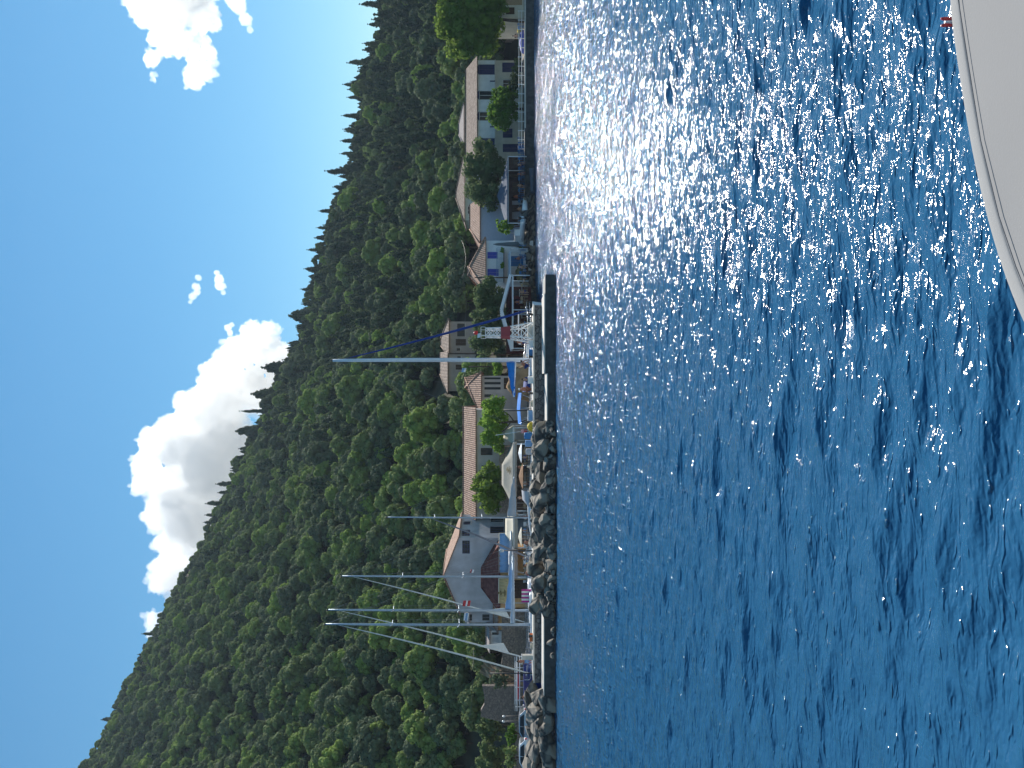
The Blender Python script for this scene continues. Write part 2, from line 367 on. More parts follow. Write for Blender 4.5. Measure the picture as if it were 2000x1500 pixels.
def conifer_puffs(rng, H, Rr, n, top=.35):
    out = []
    for i in range(n):
        t = (i+.5)/n; z = H*(.12+.86*t); rad = Rr*(1-t*.93)**.6
        m = 1 if t > .8 else (3 if t > .5 else 4); a0 = rng.uniform(0, 6)
        for j in range(m):
            a = a0 + 6.283*j/m + rng.uniform(-.4, .4); rr = max(.22, rad*rng.uniform(.42, .62))
            d = rad*.55 if m > 1 else 0
            out.append((math.cos(a)*d, math.sin(a)*d, z + rng.uniform(-.3, .3), rr))
    return out
PROTO = {'broad': [], 'conifer': [], 'cypress': []}
def make_protos():
    for i in range(7):
        rng = np.random.RandomState(100+i); H = [5.5, 6.5, 5, 7, 6, 4.5, 7.5][i]; Rr = [2.6, 3.0, 2.8, 3.1, 2.4, 2.5, 3.3][i]
        PROTO['broad'].append((puffs_mesh('crown', rng, round_puffs(rng, Rr, H, H*.16, 38, (.15, .29)), 150, .30, LEAF_A, jitter=.38), trunk_mesh('trunk', rng, H, .16), H))
    for i in range(4):
        rng = np.random.RandomState(200+i); H = [8.5, 7.5, 9.5, 6.5][i]; Rr = [1.7, 2.0, 1.8, 1.6][i]
        PROTO['conifer'].append((puffs_mesh('crown', rng, conifer_puffs(rng, H, Rr, 8), 110, .34, LEAF_B, jitter=.6, sq=(1, 1, 1.25)), trunk_mesh('trunk', rng, H, .15, 3, .6), H))
    for i in range(3):
        rng = np.random.RandomState(300+i); H = 9
        pf = [(rng.uniform(-.12, .12), rng.uniform(-.12, .12), .5+H*.95*t, max(.16, .78*math.sin(math.pi*min(1, .22+.78*(1-t)**.8)*.55)*(1 if t < .75 else (1-t)/.25*.8+.2))) for t in np.linspace(.05, .99, 11)]
        PROTO['cypress'].append((puffs_mesh('crown', rng, pf, 190, .24, LEAF_B, jitter=.5, sq=(1, 1, 1.6)), trunk_mesh('trunk', rng, H, .12, 0), H))
make_protos()
def plant_tree(name, kind, vi, loc, s, rz, label, cat, group=None, sxy=1.0):
    cr, tr, H = PROTO[kind][vi]
    e = empty(name, loc, rz, label, cat, group); e.scale = (s*sxy, s*sxy, s)
    obj('trunk', tr, e); obj('crown', cr, e); return e
# keep-out boxes for the forest (houses on the slope): x0,x1,y0,y1
KEEP = []
def forest():
    rng = np.random.RandomState(11); pts = []
    step = 2.95
    for Y in np.arange(97, 372, step):
        half = Y*.5 + 22
        for X in np.arange(-half, half, step*1.04):
            x = X + rng.uniform(-1.4, 1.4); y = Y + rng.uniform(-1.4, 1.4)
            if y < 128 and rng.rand() < .12: continue
            pts.append((x, y))
    pts = np.array(pts); z = hill(pts[:, 0], pts[:, 1]); py = PYC - FPX*pts[:, 0]/pts[:, 1]
    Db = np.interp(py, [-400, 0, 400, 620, 760, 1000, 1300, 1500], [131, 131, 130, 122, 108, 105, 100, 97])
    Dr = np.interp(py, [-400, 0, 500, 1000, 1500, 2200], [250, 265, 290, 320, 340, 350])
    ok = (pts[:, 1] > Db) & (pts[:, 1] < Dr + 6)
    for (x0, x1, y0, y1) in KEEP: ok &= ~((pts[:, 0] > x0) & (pts[:, 0] < x1) & (pts[:, 1] > y0) & (pts[:, 1] < y1))
    # small stony clearings
    for (cx, cy, r) in ((-78, 188, 5), (-88, 205, 6), (-96, 236, 5), (-52, 128, 4), (-75, 150, 4)):
        ok &= ((pts[:, 0]-cx)**2 + (pts[:, 1]-cy)**2 > r*r)
    pts, z, py, Db, Dr = pts[ok], z[ok], py[ok], Db[ok], Dr[ok]
    t = (pts[:, 1]-Db)/(Dr-Db)
    pc = np.interp(py, [0, 500, 800, 1000, 1500], [.80, .68, .34, .07, .02])*np.clip(t*2.4-.2, 0, 1)
    con = rng.rand(len(pts)) < pc
    vi = np.where(con, 7 + rng.randint(0, 4, len(pts)), rng.randint(0, 7, len(pts)))
    sc = rng.uniform(.52, 1.0, len(pts))*np.clip((Dr-pts[:, 1])/60+.55, .55, 1)*np.where(rng.rand(len(pts)) < .14, 1.35, 1)*np.where(con, .95, 1); rz = rng.uniform(0, 6.28, len(pts))
    vis = np.abs(pts[:, 0]/pts[:, 1]) < .505
    size = np.where(vis, sc/pts[:, 1], 0) ; order = np.argsort(-np.where(vis, 1/pts[:, 1], 0))
    for kind, sel in (('broad', [i for i in order if not con[i]][:290]), ('conifer', [i for i in order if con[i]][:230])):
        for n_, i in enumerate(sel):
            if not vis[i]: continue
            far = pts[i, 1] > Db[i] + 22; w = 'large' if sc[i] > 1.15 else 'small' if sc[i] < .82 else 'middling'
            side = ('right of the long white house roof' if py[i] < 130 else 'behind the long white house' if py[i] < 310 else 'behind the feathery tree' if py[i] < 450 else 'over the blue shuttered house' if py[i] < 570 else
                    'right of the brown house' if py[i] < 640 else 'round the brown house' if py[i] < 770 else 'above the pink hipped roof' if py[i] < 850 else 'above the long tiled roof' if py[i] < 1010 else
                    'above the gabled house' if py[i] < 1190 else 'above the grey-white cabin' if py[i] < 1330 else 'above the ruined wall' if py[i] < 1420 else 'at the left edge')
            if kind == 'broad':
                lab = w + ' round bushy green tree ' + ('higher upslope, ' if far else 'at the slope foot, ') + side; grp = 'round trees low on the slope'
            else:
                lab = w + ' dark pointed conifer ' + ('higher upslope, ' if far else 'at the slope foot, ') + side; grp = 'conifers low on the slope'
            plant_tree('forest_tree' if kind == 'broad' else 'conifer_tree', kind, vi[i] - (7 if kind == 'conifer' else 0), (pts[i, 0], pts[i, 1], z[i]-.2), sc[i], rz[i], lab, 'tree', grp)
            size[i] = -1
    rest = size >= 0
    # the far wood: thousands of crowns that read as one mass
    pcol = bpy.data.collections.new('wood_kinds')
    k = 0
    for kd in ('broad', 'conifer'):
        for (cr, tr, H) in PROTO[kd]:
            bm = bmesh.new(); bm.from_mesh(cr); n0 = len(bm.faces); bm.from_mesh(tr)
            bm.faces.ensure_lookup_table()
            for f in bm.faces[n0:]: f.material_index = 1
            me = bpy.data.meshes.new('wood_tree'); bm.to_mesh(me); bm.free(); me.materials.append(cr.materials[0]); me.materials.append(BARK)
            o = bpy.data.objects.new('wood_kind_%02d' % k, me); pcol.objects.link(o); k += 1
    me = bpy.data.meshes.new('far_wood'); n = int(rest.sum()); me.vertices.add(n)
    me.vertices.foreach_set('co', np.stack([pts[rest, 0], pts[rest, 1], z[rest]-.2], -1).astype(np.float32).ravel())
    for nm, arr, ty in (('vi', vi[rest], 'INT'), ('sc', sc[rest], 'FLOAT'), ('rz', rz[rest], 'FLOAT')):
        at = me.attributes.new(nm, ty, 'POINT'); at.data.foreach_set('value', arr.astype(np.int32 if ty == 'INT' else np.float32))
    o = obj('far_wood', me); tag(o, kind='stuff')
    ng = bpy.data.node_groups.new('far_wood', 'GeometryNodeTree')
    ng.interface.new_socket('Geometry', in_out='INPUT', socket_type='NodeSocketGeometry'); ng.interface.new_socket('Geometry', in_out='OUTPUT', socket_type='NodeSocketGeometry')
    N, L = ng.nodes, ng.links; gi = N.new('NodeGroupInput'); go = N.new('NodeGroupOutput'); ip = N.new('GeometryNodeInstanceOnPoints'); ci = N.new('GeometryNodeCollectionInfo')
    ci.inputs['Collection'].default_value = pcol; ci.inputs['Separate Children'].default_value = True; ci.inputs['Reset Children'].default_value = True; ip.inputs['Pick Instance'].default_value = True
    def att(nm, ty):
        a = N.new('GeometryNodeInputNamedAttribute'); a.data_type = ty; a.inputs['Name'].default_value = nm; return a
    a1, a2, a3 = att('vi', 'INT'), att('sc', 'FLOAT'), att('rz', 'FLOAT'); cx = N.new('ShaderNodeCombineXYZ')
    L.new(gi.outputs[0], ip.inputs['Points']); L.new(ci.outputs[0], ip.inputs['Instance']); L.new(a1.outputs[0], ip.inputs['Instance Index']); L.new(a2.outputs[0], ip.inputs['Scale'])
    L.new(a3.outputs[0], cx.inputs[2]); L.new(cx.outputs[0], ip.inputs['Rotation']); L.new(ip.outputs[0], go.inputs[0])
    md = o.modifiers.new('wood', 'NODES'); md.node_group = ng
    print('forest', len(pts), n)
# ------------------------------------------------------------------ surface kinds
def stone_mat(name, cols, mortar, scale=2.2, rough=.9, bump=.7, stretch=(1, 1, 1.25), warp=.16):
    m = bpy.data.materials.new(name); m.use_nodes = True; N, L = m.node_tree.nodes, m.node_tree.links; b = N['Principled BSDF']; b.inputs['Roughness'].default_value = rough
    tc = N.new('ShaderNodeTexCoord'); mp = N.new('ShaderNodeMapping'); mp.inputs['Scale'].default_value = stretch; L.new(tc.outputs['Object'], mp.inputs[0])
    nz = N.new('ShaderNodeTexNoise'); nz.inputs['Scale'].default_value = scale*2; L.new(mp.outputs[0], nz.inputs['Vector'])
    ad = N.new('ShaderNodeVectorMath'); ad.operation = 'MULTIPLY_ADD'; ad.inputs[1].default_value = (warp, warp, warp); L.new(nz.outputs['Color'], ad.inputs[0]); L.new(mp.outputs[0], ad.inputs[2])
    v1 = N.new('ShaderNodeTexVoronoi'); v1.feature = 'DISTANCE_TO_EDGE'; v1.inputs['Scale'].default_value = scale; L.new(ad.outputs[0], v1.inputs['Vector'])
    v2 = N.new('ShaderNodeTexVoronoi'); v2.inputs['Scale'].default_value = scale; L.new(ad.outputs[0], v2.inputs['Vector'])
    sp = N.new('ShaderNodeSeparateColor'); L.new(v2.outputs['Color'], sp.inputs[0])
    r = N.new('ShaderNodeValToRGB'); cr = r.color_ramp
    while len(cr.elements) < len(cols): cr.elements.new(.5)
    for i, c in enumerate(cols): cr.elements[i].position = i/max(1, len(cols)-1); cr.elements[i].color = (*c, 1)
    L.new(sp.outputs[0], r.inputs[0])
    mr = N.new('ShaderNodeMapRange'); mr.inputs['From Min'].default_value = .02; mr.inputs['From Max'].default_value = .09; L.new(v1.outputs['Distance'], mr.inputs[0])
    mx = N.new('ShaderNodeMix'); mx.data_type = 'RGBA'; mx.inputs[6].default_value = (*mortar, 1); L.new(mr.outputs[0], mx.inputs[0]); L.new(r.outputs[0], mx.inputs[7]); L.new(mx.outputs[2], b.inputs['Base Color'])
    bp = N.new('ShaderNodeBump'); bp.inputs['Strength'].default_value = bump; bp.inputs['Distance'].default_value = .08
    a2 = N.new('ShaderNodeMath'); a2.operation = 'MULTIPLY_ADD'; a2.inputs[1].default_value = .5; L.new(nz.outputs['Fac'], a2.inputs[0]); L.new(mr.outputs[0], a2.inputs[2])
    L.new(a2.outputs[0], bp.inputs['Height']); L.new(bp.outputs[0], b.inputs['Normal']); MC[name] = m; return m
def tile_mat(name, c1, c2, c3):
    """clay pantiles: courses and rolls in the relief, their groove shade painted in, weathered colour in patches"""
    m = bpy.data.materials.new(name); m.use_nodes = True; N, L = m.node_tree.nodes, m.node_tree.links; b = N['Principled BSDF']; b.inputs['Roughness'].default_value = .85
    tc = N.new('ShaderNodeTexCoord'); nz = N.new('ShaderNodeTexNoise'); nz.inputs['Scale'].default_value = 2.2; nz.inputs['Detail'].default_value = 8; nz.inputs['Roughness'].default_value = .75
    L.new(tc.outputs['Object'], nz.inputs['Vector']); r = N.new('ShaderNodeValToRGB'); cr = r.color_ramp; cr.elements.new(.5)
    for i, (p, c) in enumerate(((.33, c1), (.5, c2), (.68, c3))): cr.elements[i].position = p; cr.elements[i].color = (*c, 1)
    L.new(nz.outputs['Fac'], r.inputs[0])
    sx = N.new('ShaderNodeSeparateXYZ'); L.new(tc.outputs['Object'], sx.inputs[0])
    w1 = N.new('ShaderNodeTexWave'); w1.bands_direction = 'X'; w1.inputs['Scale'].default_value = 1.25; w1.inputs['Distortion'].default_value = .4; L.new(tc.outputs['Object'], w1.inputs['Vector'])
    w2 = N.new('ShaderNodeTexWave'); w2.bands_direction = 'Z'; w2.wave_profile = 'SAW'; w2.inputs['Scale'].default_value = 1.9; w2.inputs['Distortion'].default_value = .5; L.new(tc.outputs['Object'], w2.inputs['Vector'])
    ad = N.new('ShaderNodeMath'); ad.operation = 'MULTIPLY_ADD'; ad.inputs[1].default_value = .22; L.new(w2.outputs['Fac'], ad.inputs[0]); L.new(w1.outputs['Fac'], ad.inputs[2])
    mr = N.new('ShaderNodeMapRange'); mr.inputs['From Min'].default_value = 0; mr.inputs['From Max'].default_value = 1.1; mr.inputs['To Min'].default_value = .5; L.new(ad.outputs[0], mr.inputs[0])
    mx = N.new('ShaderNodeMix'); mx.data_type = 'RGBA'; mx.blend_type = 'MULTIPLY'; mx.inputs[0].default_value = 1; L.new(r.outputs[0], mx.inputs[6]); L.new(mr.outputs[0], mx.inputs[7]); L.new(mx.outputs[2], b.inputs['Base Color'])  # groove shade between rolls and courses multiplied into the tile colour
    bp = N.new('ShaderNodeBump'); bp.inputs['Strength'].default_value = .8; bp.inputs['Distance'].default_value = .1; L.new(ad.outputs[0], bp.inputs['Height']); L.new(bp.outputs[0], b.inputs['Normal'])
    MC[name] = m; return m
MASON = stone_mat('harbour_masonry', [(.11,.105,.105), (.22,.20,.19), (.155,.145,.145), (.27,.25,.23)], (.07,.065,.065), 2.3)
STONEW = stone_mat('rubble_wall', [(.20,.16,.13), (.33,.26,.20), (.26,.215,.18)], (.16,.13,.11), 3.2)
RUIN = stone_mat('ruin_stone', [(.20,.165,.145), (.29,.235,.20), (.24,.20,.18)], (.17,.14,.125), 3.0)
ROCK = stone_mat('boulder_rock', [(.22, .19, .15), (.11, .10, .085), (.29, .25, .20), (.16, .14, .115)], (.06, .058, .055), .55, bump=.6, stretch=(1, 1, .6), warp=.7)
CONC = mat('old_concrete', (.24, .235, .22), .9, var=.35, scale=1.6, bump=.35, bscale=9)
CONC_L = mat('pale_concrete', (.60, .56, .50), .85, var=.12, scale=2.5)
TILE_R = tile_mat('tile_red', (.20, .105, .07), (.50, .28, .185), (.68, .48, .36))
TILE_B = tile_mat('tile_weathered', (.14, .09, .065), (.39, .26, .19), (.60, .46, .36))
TILE_G = tile_mat('tile_grey', (.28, .23, .21), (.42, .35, .32), (.52, .45, .41))
W_WHITE = mat('wall_limewash', (.78, .79, .80), .85, var=.05, scale=.9, bump=.1, dirt=(.64, .66, .68))
W_CREAM = mat('wall_cream', (.60, .56, .47), .9, var=.10, scale=1.2, bump=.15)
W_GREY = mat('wall_grey_render', (.50, .50, .54), .9, var=.10, scale=.7, bump=.2, dirt=(.38, .375, .40))
W_BEIGE = mat('wall_beige', (.56, .50, .46), .9, var=.14, scale=.8, bump=.2)
W_BROWN = mat('wall_brown', (.40, .33, .29), .9, var=.14, scale=.8, bump=.2)
W_OCHRE = mat('wall_ochre', (.62, .38, .18), .9, var=.14, scale=1.8, bump=.2)
BLUE_SH = mat('shutter_blue', (.030, .055, .42), .5, var=.08, scale=5)
NAVY = mat('door_navy', (.020, .028, .12), .5, var=.1)
WOODD = mat('wood_dark', (.10, .065, .045), .7, var=.25, scale=6)
WOODL = mat('wood_light', (.40, .29, .18), .7, var=.2, scale=6)
FRAME_W = mat('frame_white', (.75, .76, .78), .5, var=.03)
WHITE = mat('white_paint', (.80, .81, .82), .35, var=.03)
GEL = mat('gelcoat_white', (.80, .82, .84), .2, var=.03)
GLASS = mat('dark_glass', (.02, .025, .032), .25, var=.1, spec=.25)
BLACK = mat('black_iron', (.02, .02, .022), .5, var=.1)
RED = mat('red_paint', (.50, .03, .03), .4, var=.08)
MAROON = mat('maroon_paint', (.30, .035, .045), .5, var=.1)
STEEL = mat('stainless', (.62, .63, .65), .25, 1.0, var=.05)
ALU = mat('mast_aluminium', (.36, .45, .54), .42, .3, var=.05)
ALU_W = mat('mast_white', (.70, .76, .82), .35, .1, var=.04)
CLOTH_W = mat('sail_cloth', (.74, .73, .68), .8, var=.06, scale=5)
CLOTH_G = mat('canvas_grey', (.46, .47, .50), .85, var=.06, scale=3)
CLOTH_T = mat('canvas_tan', (.33, .31, .265), .85, var=.07, scale=3)
CLOTH_C = mat('canvas_cream', (.62, .57, .46), .8, var=.05, scale=3)
CLOTH_K = mat('canvas_khaki', (.45, .37, .20), .85, var=.08, scale=3)
CLOTH_N = mat('canvas_navy', (.012, .045, .22), .7, var=.1, scale=4)
CLOTH_B = mat('canvas_bright_blue', (.02, .20, .62), .7, var=.12, scale=3)
CLOTH_SK = mat('canvas_sky_blue', (.22, .38, .62), .8, var=.06, scale=3)
BLUEP = mat('paint_blue', (.03, .18, .45), .5, var=.1)
BLUEH = mat('hull_blue', (.012, .035, .22), .3, var=.08)
YELLOW = mat('yellow_cloth', (.62, .46, .05), .7, var=.1)
ORANGE = mat('orange_cloth', (.62, .16, .05), .7, var=.1)
MAGENTA = mat('magenta_cloth', (.45, .04, .24), .7, var=.1)
SKIN = mat('tanned_skin', (.42, .17, .10), .6, var=.08)
SKIN_P = mat('pale_skin', (.55, .32, .22), .6, var=.08)
HAIR = mat('dark_hair', (.03, .02, .015), .6)
DRYG = mat('dry_slope', (.36, .23, .13), .95, var=.4, scale=1.2, bump=.7, bscale=3)
# ------------------------------------------------------------------ houses
def opening(e, x0, x1, z0, z1, kind, side=None, shm=None):
    """fills one wall opening; local frame of the house, front wall at y=0 (side: right wall at x=side)"""
    def T(mb): 
        return mb
    def bx(mb, a0, a1, d0, d1, c0, c1):
        if side is None: mb.box(a0, a1, d0, d1, c0, c1)
        else: mb.box(side - d1, side - d0, a0, a1, c0, c1)
    w = x1 - x0
    if kind in ('shut', 'door'):
        m = shm or BLUE_SH
        nm = 'shutter' if kind == 'shut' else 'door'
        for k in range(2 if w > .7 else 1):
            n = 2 if w > .7 else 1; a, b = x0 + w*k/n + .012, x0 + w*(k+1)/n - .012
            mb = MB(); bx(mb, a, b, .03, .075, z0+.01, z1-.01)
            z = z0 + .12
            while z < z1 - .12: bx(mb, a+.06, b-.06, .012, .032, z, z+.045); z += .11
            mb.build(nm, m, e)
        return
    fr = MB(); t = .07
    bx(fr, x0, x0+t, .10, .17, z0, z1); bx(fr, x1-t, x1, .10, .17, z0, z1); bx(fr, x0+t, x1-t, .10, .17, z0, z0+t); bx(fr, x0+t, x1-t, .10, .17, z1-t, z1)
    n = max(1, int(round(w/.65)))
    for k in range(1, n): xx = x0 + w*k/n; bx(fr, xx-.028, xx+.028, .105, .165, z0+t, z1-t)
    if kind == 'grid':
        for k in range(1, 3): zz = z0 + (z1-z0)*k/3; bx(fr, x0+t, x1-t, .107, .163, zz-.02, zz+.02)
    fo = fr.build('window_frame' if kind != 'french' else 'door_frame', shm or FRAME_W, e)
    mb = MB(); bx(mb, x0+t*.5, x1-t*.5, .13, .14, z0+t*.5, z1-t*.5); mb.build('pane', GLASS, fo)
    if kind == 'win': mb = MB(); bx(mb, x0-.08, x1+.08, -.07, .10, z0-.09, z0-.002); mb.build('sill', CONC_L, e)
def wall_grid(mb, x0, x1, z0, z1, ops, y=0.0, dep=.2, side=None):
    xs = sorted({x0, x1, *[v for o in ops for v in o[:2]]}); zs = sorted({z0, z1, *[v for o in ops for v in o[2:4]]})
    def pt(x, d, z): return (x, y+d, z) if side is None else (side-d, x, z)
    for a, b in zip(xs, xs[1:]):
        for c, d in zip(zs, zs[1:]):
            mx, mz = (a+b)/2, (c+d)/2
            if any(o[0] < mx < o[1] and o[2] < mz < o[3] for o in ops): continue
            mb.add([pt(a, 0, c), pt(b, 0, c), pt(b, 0, d), pt(a, 0, d)], [(0, 1, 2, 3)])
    for o in ops:
        a, b, c, d = o[:4]
        mb.add([pt(a,0,c), pt(b,0,c), pt(b,0,d), pt(a,0,d), pt(a,dep,c), pt(b,dep,c), pt(b,dep,d), pt(a,dep,d)], [(0,4,5,1), (1,5,6,2), (2,6,7,3), (3,7,4,0), (4,5,6,7)])
def house(label, x, y, z, rz, W, Dp, H, wm, rm, ops=(), sops=(), rise=1.6, hl=None, hr=None, axis='x', over=.35, cat='house', name='house', chimney=None, band=None, group=None, shm=None, lowm=None, zsplit=None):
    """x: left front corner. ops: (x0,x1,z0,z1,kind). hl/hr: hip insets, 0 = gable end"""
    e = empty(name, (x, y, z), rz, label, cat, group)
    w = MB(); ops = list(ops)
    if zsplit:
        lo = MB(); up = [o for o in ops if o[2] >= zsplit]; dn = [o for o in ops if o[2] < zsplit]
        wall_grid(lo, 0, W, -1, zsplit, dn, y=.0); lo.build('lower_wall', lowm, e)
        wall_grid(w, 0, W, zsplit, H, up, y=-.06); w.box(0, W, -.06, 0, zsplit-.001, zsplit)
    else: wall_grid(w, 0, W, -1, H, ops)
    wall_grid(w, 0, Dp, -1, H, list(sops), side=W)
    w.add([(0, Dp, -1), (W, Dp, -1), (W, Dp, H), (0, Dp, H)], [(1, 0, 3, 2)]); w.add([(0, 0, -1), (0, Dp, -1), (0, Dp, H), (0, 0, H)], [(1, 0, 3, 2)])
    z1 = H + rise; o = over
    dz = rise*o/(Dp/2 if axis == 'x' else W/2); ze = H - dz
    rf = MB()
    if axis == 'x':
        hl = 0 if hl is None else hl; hr = 0 if hr is None else hr; ox = o if True else 0
        A, B = (hl if hl else -o, Dp/2, z1), (W-hr if hr else W+o, Dp/2, z1)
        c = [(-o, -o, ze), (W+o, -o, ze), (W+o, Dp+o, ze), (-o, Dp+o, ze)]
        faces = [[c[0], c[1], B, A], [c[2], c[3], A, B]]
        if hl: faces.append([c[3], c[0], A])
        else: w.add([(0, 0, H), (0, Dp, H), (0, Dp/2, z1)], [(0, 1, 2)])
        if hr: faces.append([c[1], c[2], B])
        else: w.add([(W, 0, H), (W, Dp, H), (W, Dp/2, z1)], [(0, 1, 2)])
        caps = [(A, B)] + ([(c[0], A), (c[3], A)] if hl else []) + ([(c[1], B), (c[2], B)] if hr else [])
    else:
        hl = 0 if hl is None else hl
        A, B = (W/2, hl if hl else -o, z1), (W/2, Dp+o, z1)
        c = [(-o, -o, ze), (W+o, -o, ze), (W+o, Dp+o, ze), (-o, Dp+o, ze)]
        faces = [[c[1], c[2], B, A], [c[3], c[0], A, B]]
        if hl: faces.append([c[0], c[1], A])
        else: w.add([(0, 0, H), (W, 0, H), (W/2, 0, z1)], [(0, 1, 2)])
        w.add([(0, Dp, H), (W, Dp, H), (W/2, Dp, z1)], [(0, 1, 2)])
        caps = [(A, B)] + ([(c[0], A), (c[1], A)] if hl else [])
    for f in faces: rf.slab([Vector(p) + Vector((0, 0, .02)) for p in f], .11)
    w.build('wall', wm, e); ro = rf.build('roof', rm, e)
    cp = MB()
    for a, b in caps: cp.tube([Vector(a)+Vector((0, 0, .15)), Vector(b)+Vector((0, 0, .15))], .11, 6)
    cp.build('ridge_tiles', rm, ro)
    if chimney:
        cx, cy = chimney; mb = MB(); mb.box(cx, cx+.6, cy, cy+.6, H, z1+.9); mb.box(cx-.07, cx+.67, cy-.07, cy+.67, z1+.9, z1+1.02); mb.build('chimney', wm, ro)
    if band is not None:
        mb = MB(); mb.box(-.05, W+.05, -.16, -.062 if zsplit else -.004, band, band+.18); mb.build('ledge', CONC_L, e)
    for a in ops:
        if zsplit and a[2] >= zsplit:
            n0 = set(e.children); opening(e, *a[:5], shm=a[5] if len(a) > 5 else shm)
            for ch in set(e.children) - n0: ch.location.y -= .06
        else: opening(e, *a[:5], shm=a[5] if len(a) > 5 else shm)
    for a in sops: opening(e, *a[:5], side=W, shm=a[5] if len(a) > 5 else shm)
    return e
def lx(py, D, x): return X_(py, D) - x              # photo row -> local x of an unrotated house
def OPS(D, x, z, rows):
    """openings given by their photo rows (left, right) and columns (top, bottom)"""
    return [(lx(r[0], D, x), lx(r[1], D, x), Z_(r[3], D) - z, Z_(r[2], D) - z) + tuple(r[4:]) for r in rows]
LZ = LAND
# long white two-storey house at the right
D = 117.0; x0 = X_(322, D)
h = house('long two-storey white house with arched blue shuttered openings and long tile roof', x0, D, LZ, 0, X_(118, D)-x0, 9, Z_(931, D)-LZ, W_WHITE, TILE_B,
  OPS(D, x0, LZ, [(146,126,936,967,'shut',NAVY), (195,177,936,966,'french'), (236,218,936,966,'french'), (289,270,936,967,'shut',NAVY),
                  (141,122,981,1021,'door',NAVY), (170,155,982,1000,'win'), (209,196,982,1000,'shut',NAVY), (269,251,982,1001,'shut',NAVY), (297,281,982,1022,'door',NAVY), (312,303,938,960,'shut',NAVY)]),
  rise=1.75, band=Z_(968.5, D)-LZ, lowm=W_CREAM, zsplit=Z_(968, D)-LZ, over=.45)
for a, b in ((146,126), (195,177), (236,218), (289,270)):           # arched heads over the tall openings
    xa, xb = lx(a, D, x0), lx(b, D, x0); zt = Z_(936, D) - LZ; c = (xa+xb)/2; hw = (xb-xa)/2; mb = MB()
    pts = [(c + hw*math.cos(t), -.075, zt + .3*math.sin(t)) for t in np.linspace(math.pi, 0, 9)]
    mb.slab([Vector(p) for p in pts], .02, (0, 1, 0)); mb.build('arched_head', NAVY, h)
for yy in (159, 248):                                               # dark downpipe stubs on the upper floor
    mb = MB(); xx = lx(yy, D, x0); mb.tube([(xx, -.12, Z_(967, D)-LZ), (xx, -.12, Z_(957, D)-LZ)], .09, 8); mb.build('wall_bracket', NAVY, h)
# far right low building
D = 112.0; x0 = X_(34, D)
house('low cream building with white fascia half hidden behind the big tree at the right edge', x0, D, LZ, 0, 13, 7, Z_(972, D)-LZ, W_CREAM, TILE_G,
  OPS(D, x0, LZ, [(28,14,988,1005,'shut',WOODD), (10,-6,984,1020,'door',WOODL)]), rise=.8, band=Z_(982, D)-LZ, cat='house')
D = 124.0; x0 = X_(40, D)
house('brown tiled house roof showing over the big tree at the right edge', x0, D, LZ, 0, 14, 8, Z_(905, D)-LZ, W_BEIGE, TILE_B, OPS(D, x0, LZ, [(20,8,915,935,'win')]), rise=2.2)
# roofs just behind the long white house
D = 134.0; x0 = X_(277, D); zz = 6.5
house('small house with grey hipped roof peeping over the long white house', x0, D, zz, 0, X_(206, D)-x0, 6, Z_(906, D)-zz, W_BEIGE, TILE_G, OPS(D, x0, zz, [(262,256,908,913,'win'), (245,238,908,913,'win'), (226,219,908,913,'win')]), rise=.9, hl=2.2, hr=2.2)
D = 130.0; x0 = X_(430, D); zz = 4.0
house('greenish house with brown hipped roof behind the feathery tree', x0, D, zz, 0, X_(300, D)-x0, 7, Z_(907, D)-zz, mat('wall_pale_green', (.44, .50, .45), .9), TILE_B, OPS(D, x0, zz, [(418,402,913,925,'win'), (385,372,913,925,'win')]), rise=1.5, hl=4.6, hr=5.6)
D = 113.0; x0 = X_(470, D)
house('blue-grey rendered house with sloping tile roof between the feathery tree and the shuttered house', x0, D, LZ, 0, X_(392, D)-x0, 8, Z_(937, D)-LZ, mat('wall_blue_grey', (.40, .47, .58), .85, var=.05), TILE_R, OPS(D, x0, LZ, [(440,428,985,1012,'door',WOODD)]), rise=1.5, hl=2.5)
# white house with bright blue shutters
D = 104.0; x0 = X_(558, D)
h = house('white house with two bright blue shuttered windows and red hipped tile roof', x0, D, LZ, 0, X_(470, D)-x0, 10, Z_(946, D)-LZ, W_WHITE, TILE_R,
  OPS(D, x0, LZ, [(505,492,952,972,'shut'), (539,525,952,974,'shut'), (520,500,998,1022,'door',BLUEP), (548,534,1000,1014,'win')]), rise=2.0, hl=3.2, axis='y', over=.4)
mb = MB(); xa, xb = lx(552, D, x0), lx(488, D, x0); zb = Z_(985, D)-LZ; mb.box(xa, xb, -1.5, -.003, zb, zb+.16); mb.build('balcony_floor', CONC, h)
mb = MB(); mb.bar((xa, -1.45, zb+1.0), (xb, -1.45, zb+1.0), .06)
for k in range(26): xx = xa + (xb-xa)*k/25; mb.bar((xx, -1.45, zb+.16), (xx, -1.45, zb+1.0), .03)
mb.build('balcony_railing', mat('rail_blue_grey', (.16, .26, .36), .6), h)
D = 113.0; x0 = X_(565, D)
house('house wing with red gabled roof rising behind the blue shuttered house', x0, D, LZ, 0, X_(478, D)-x0, 8, Z_(941, D)-LZ, W_WHITE, TILE_B, (), rise=2.1, hl=4, hr=4)
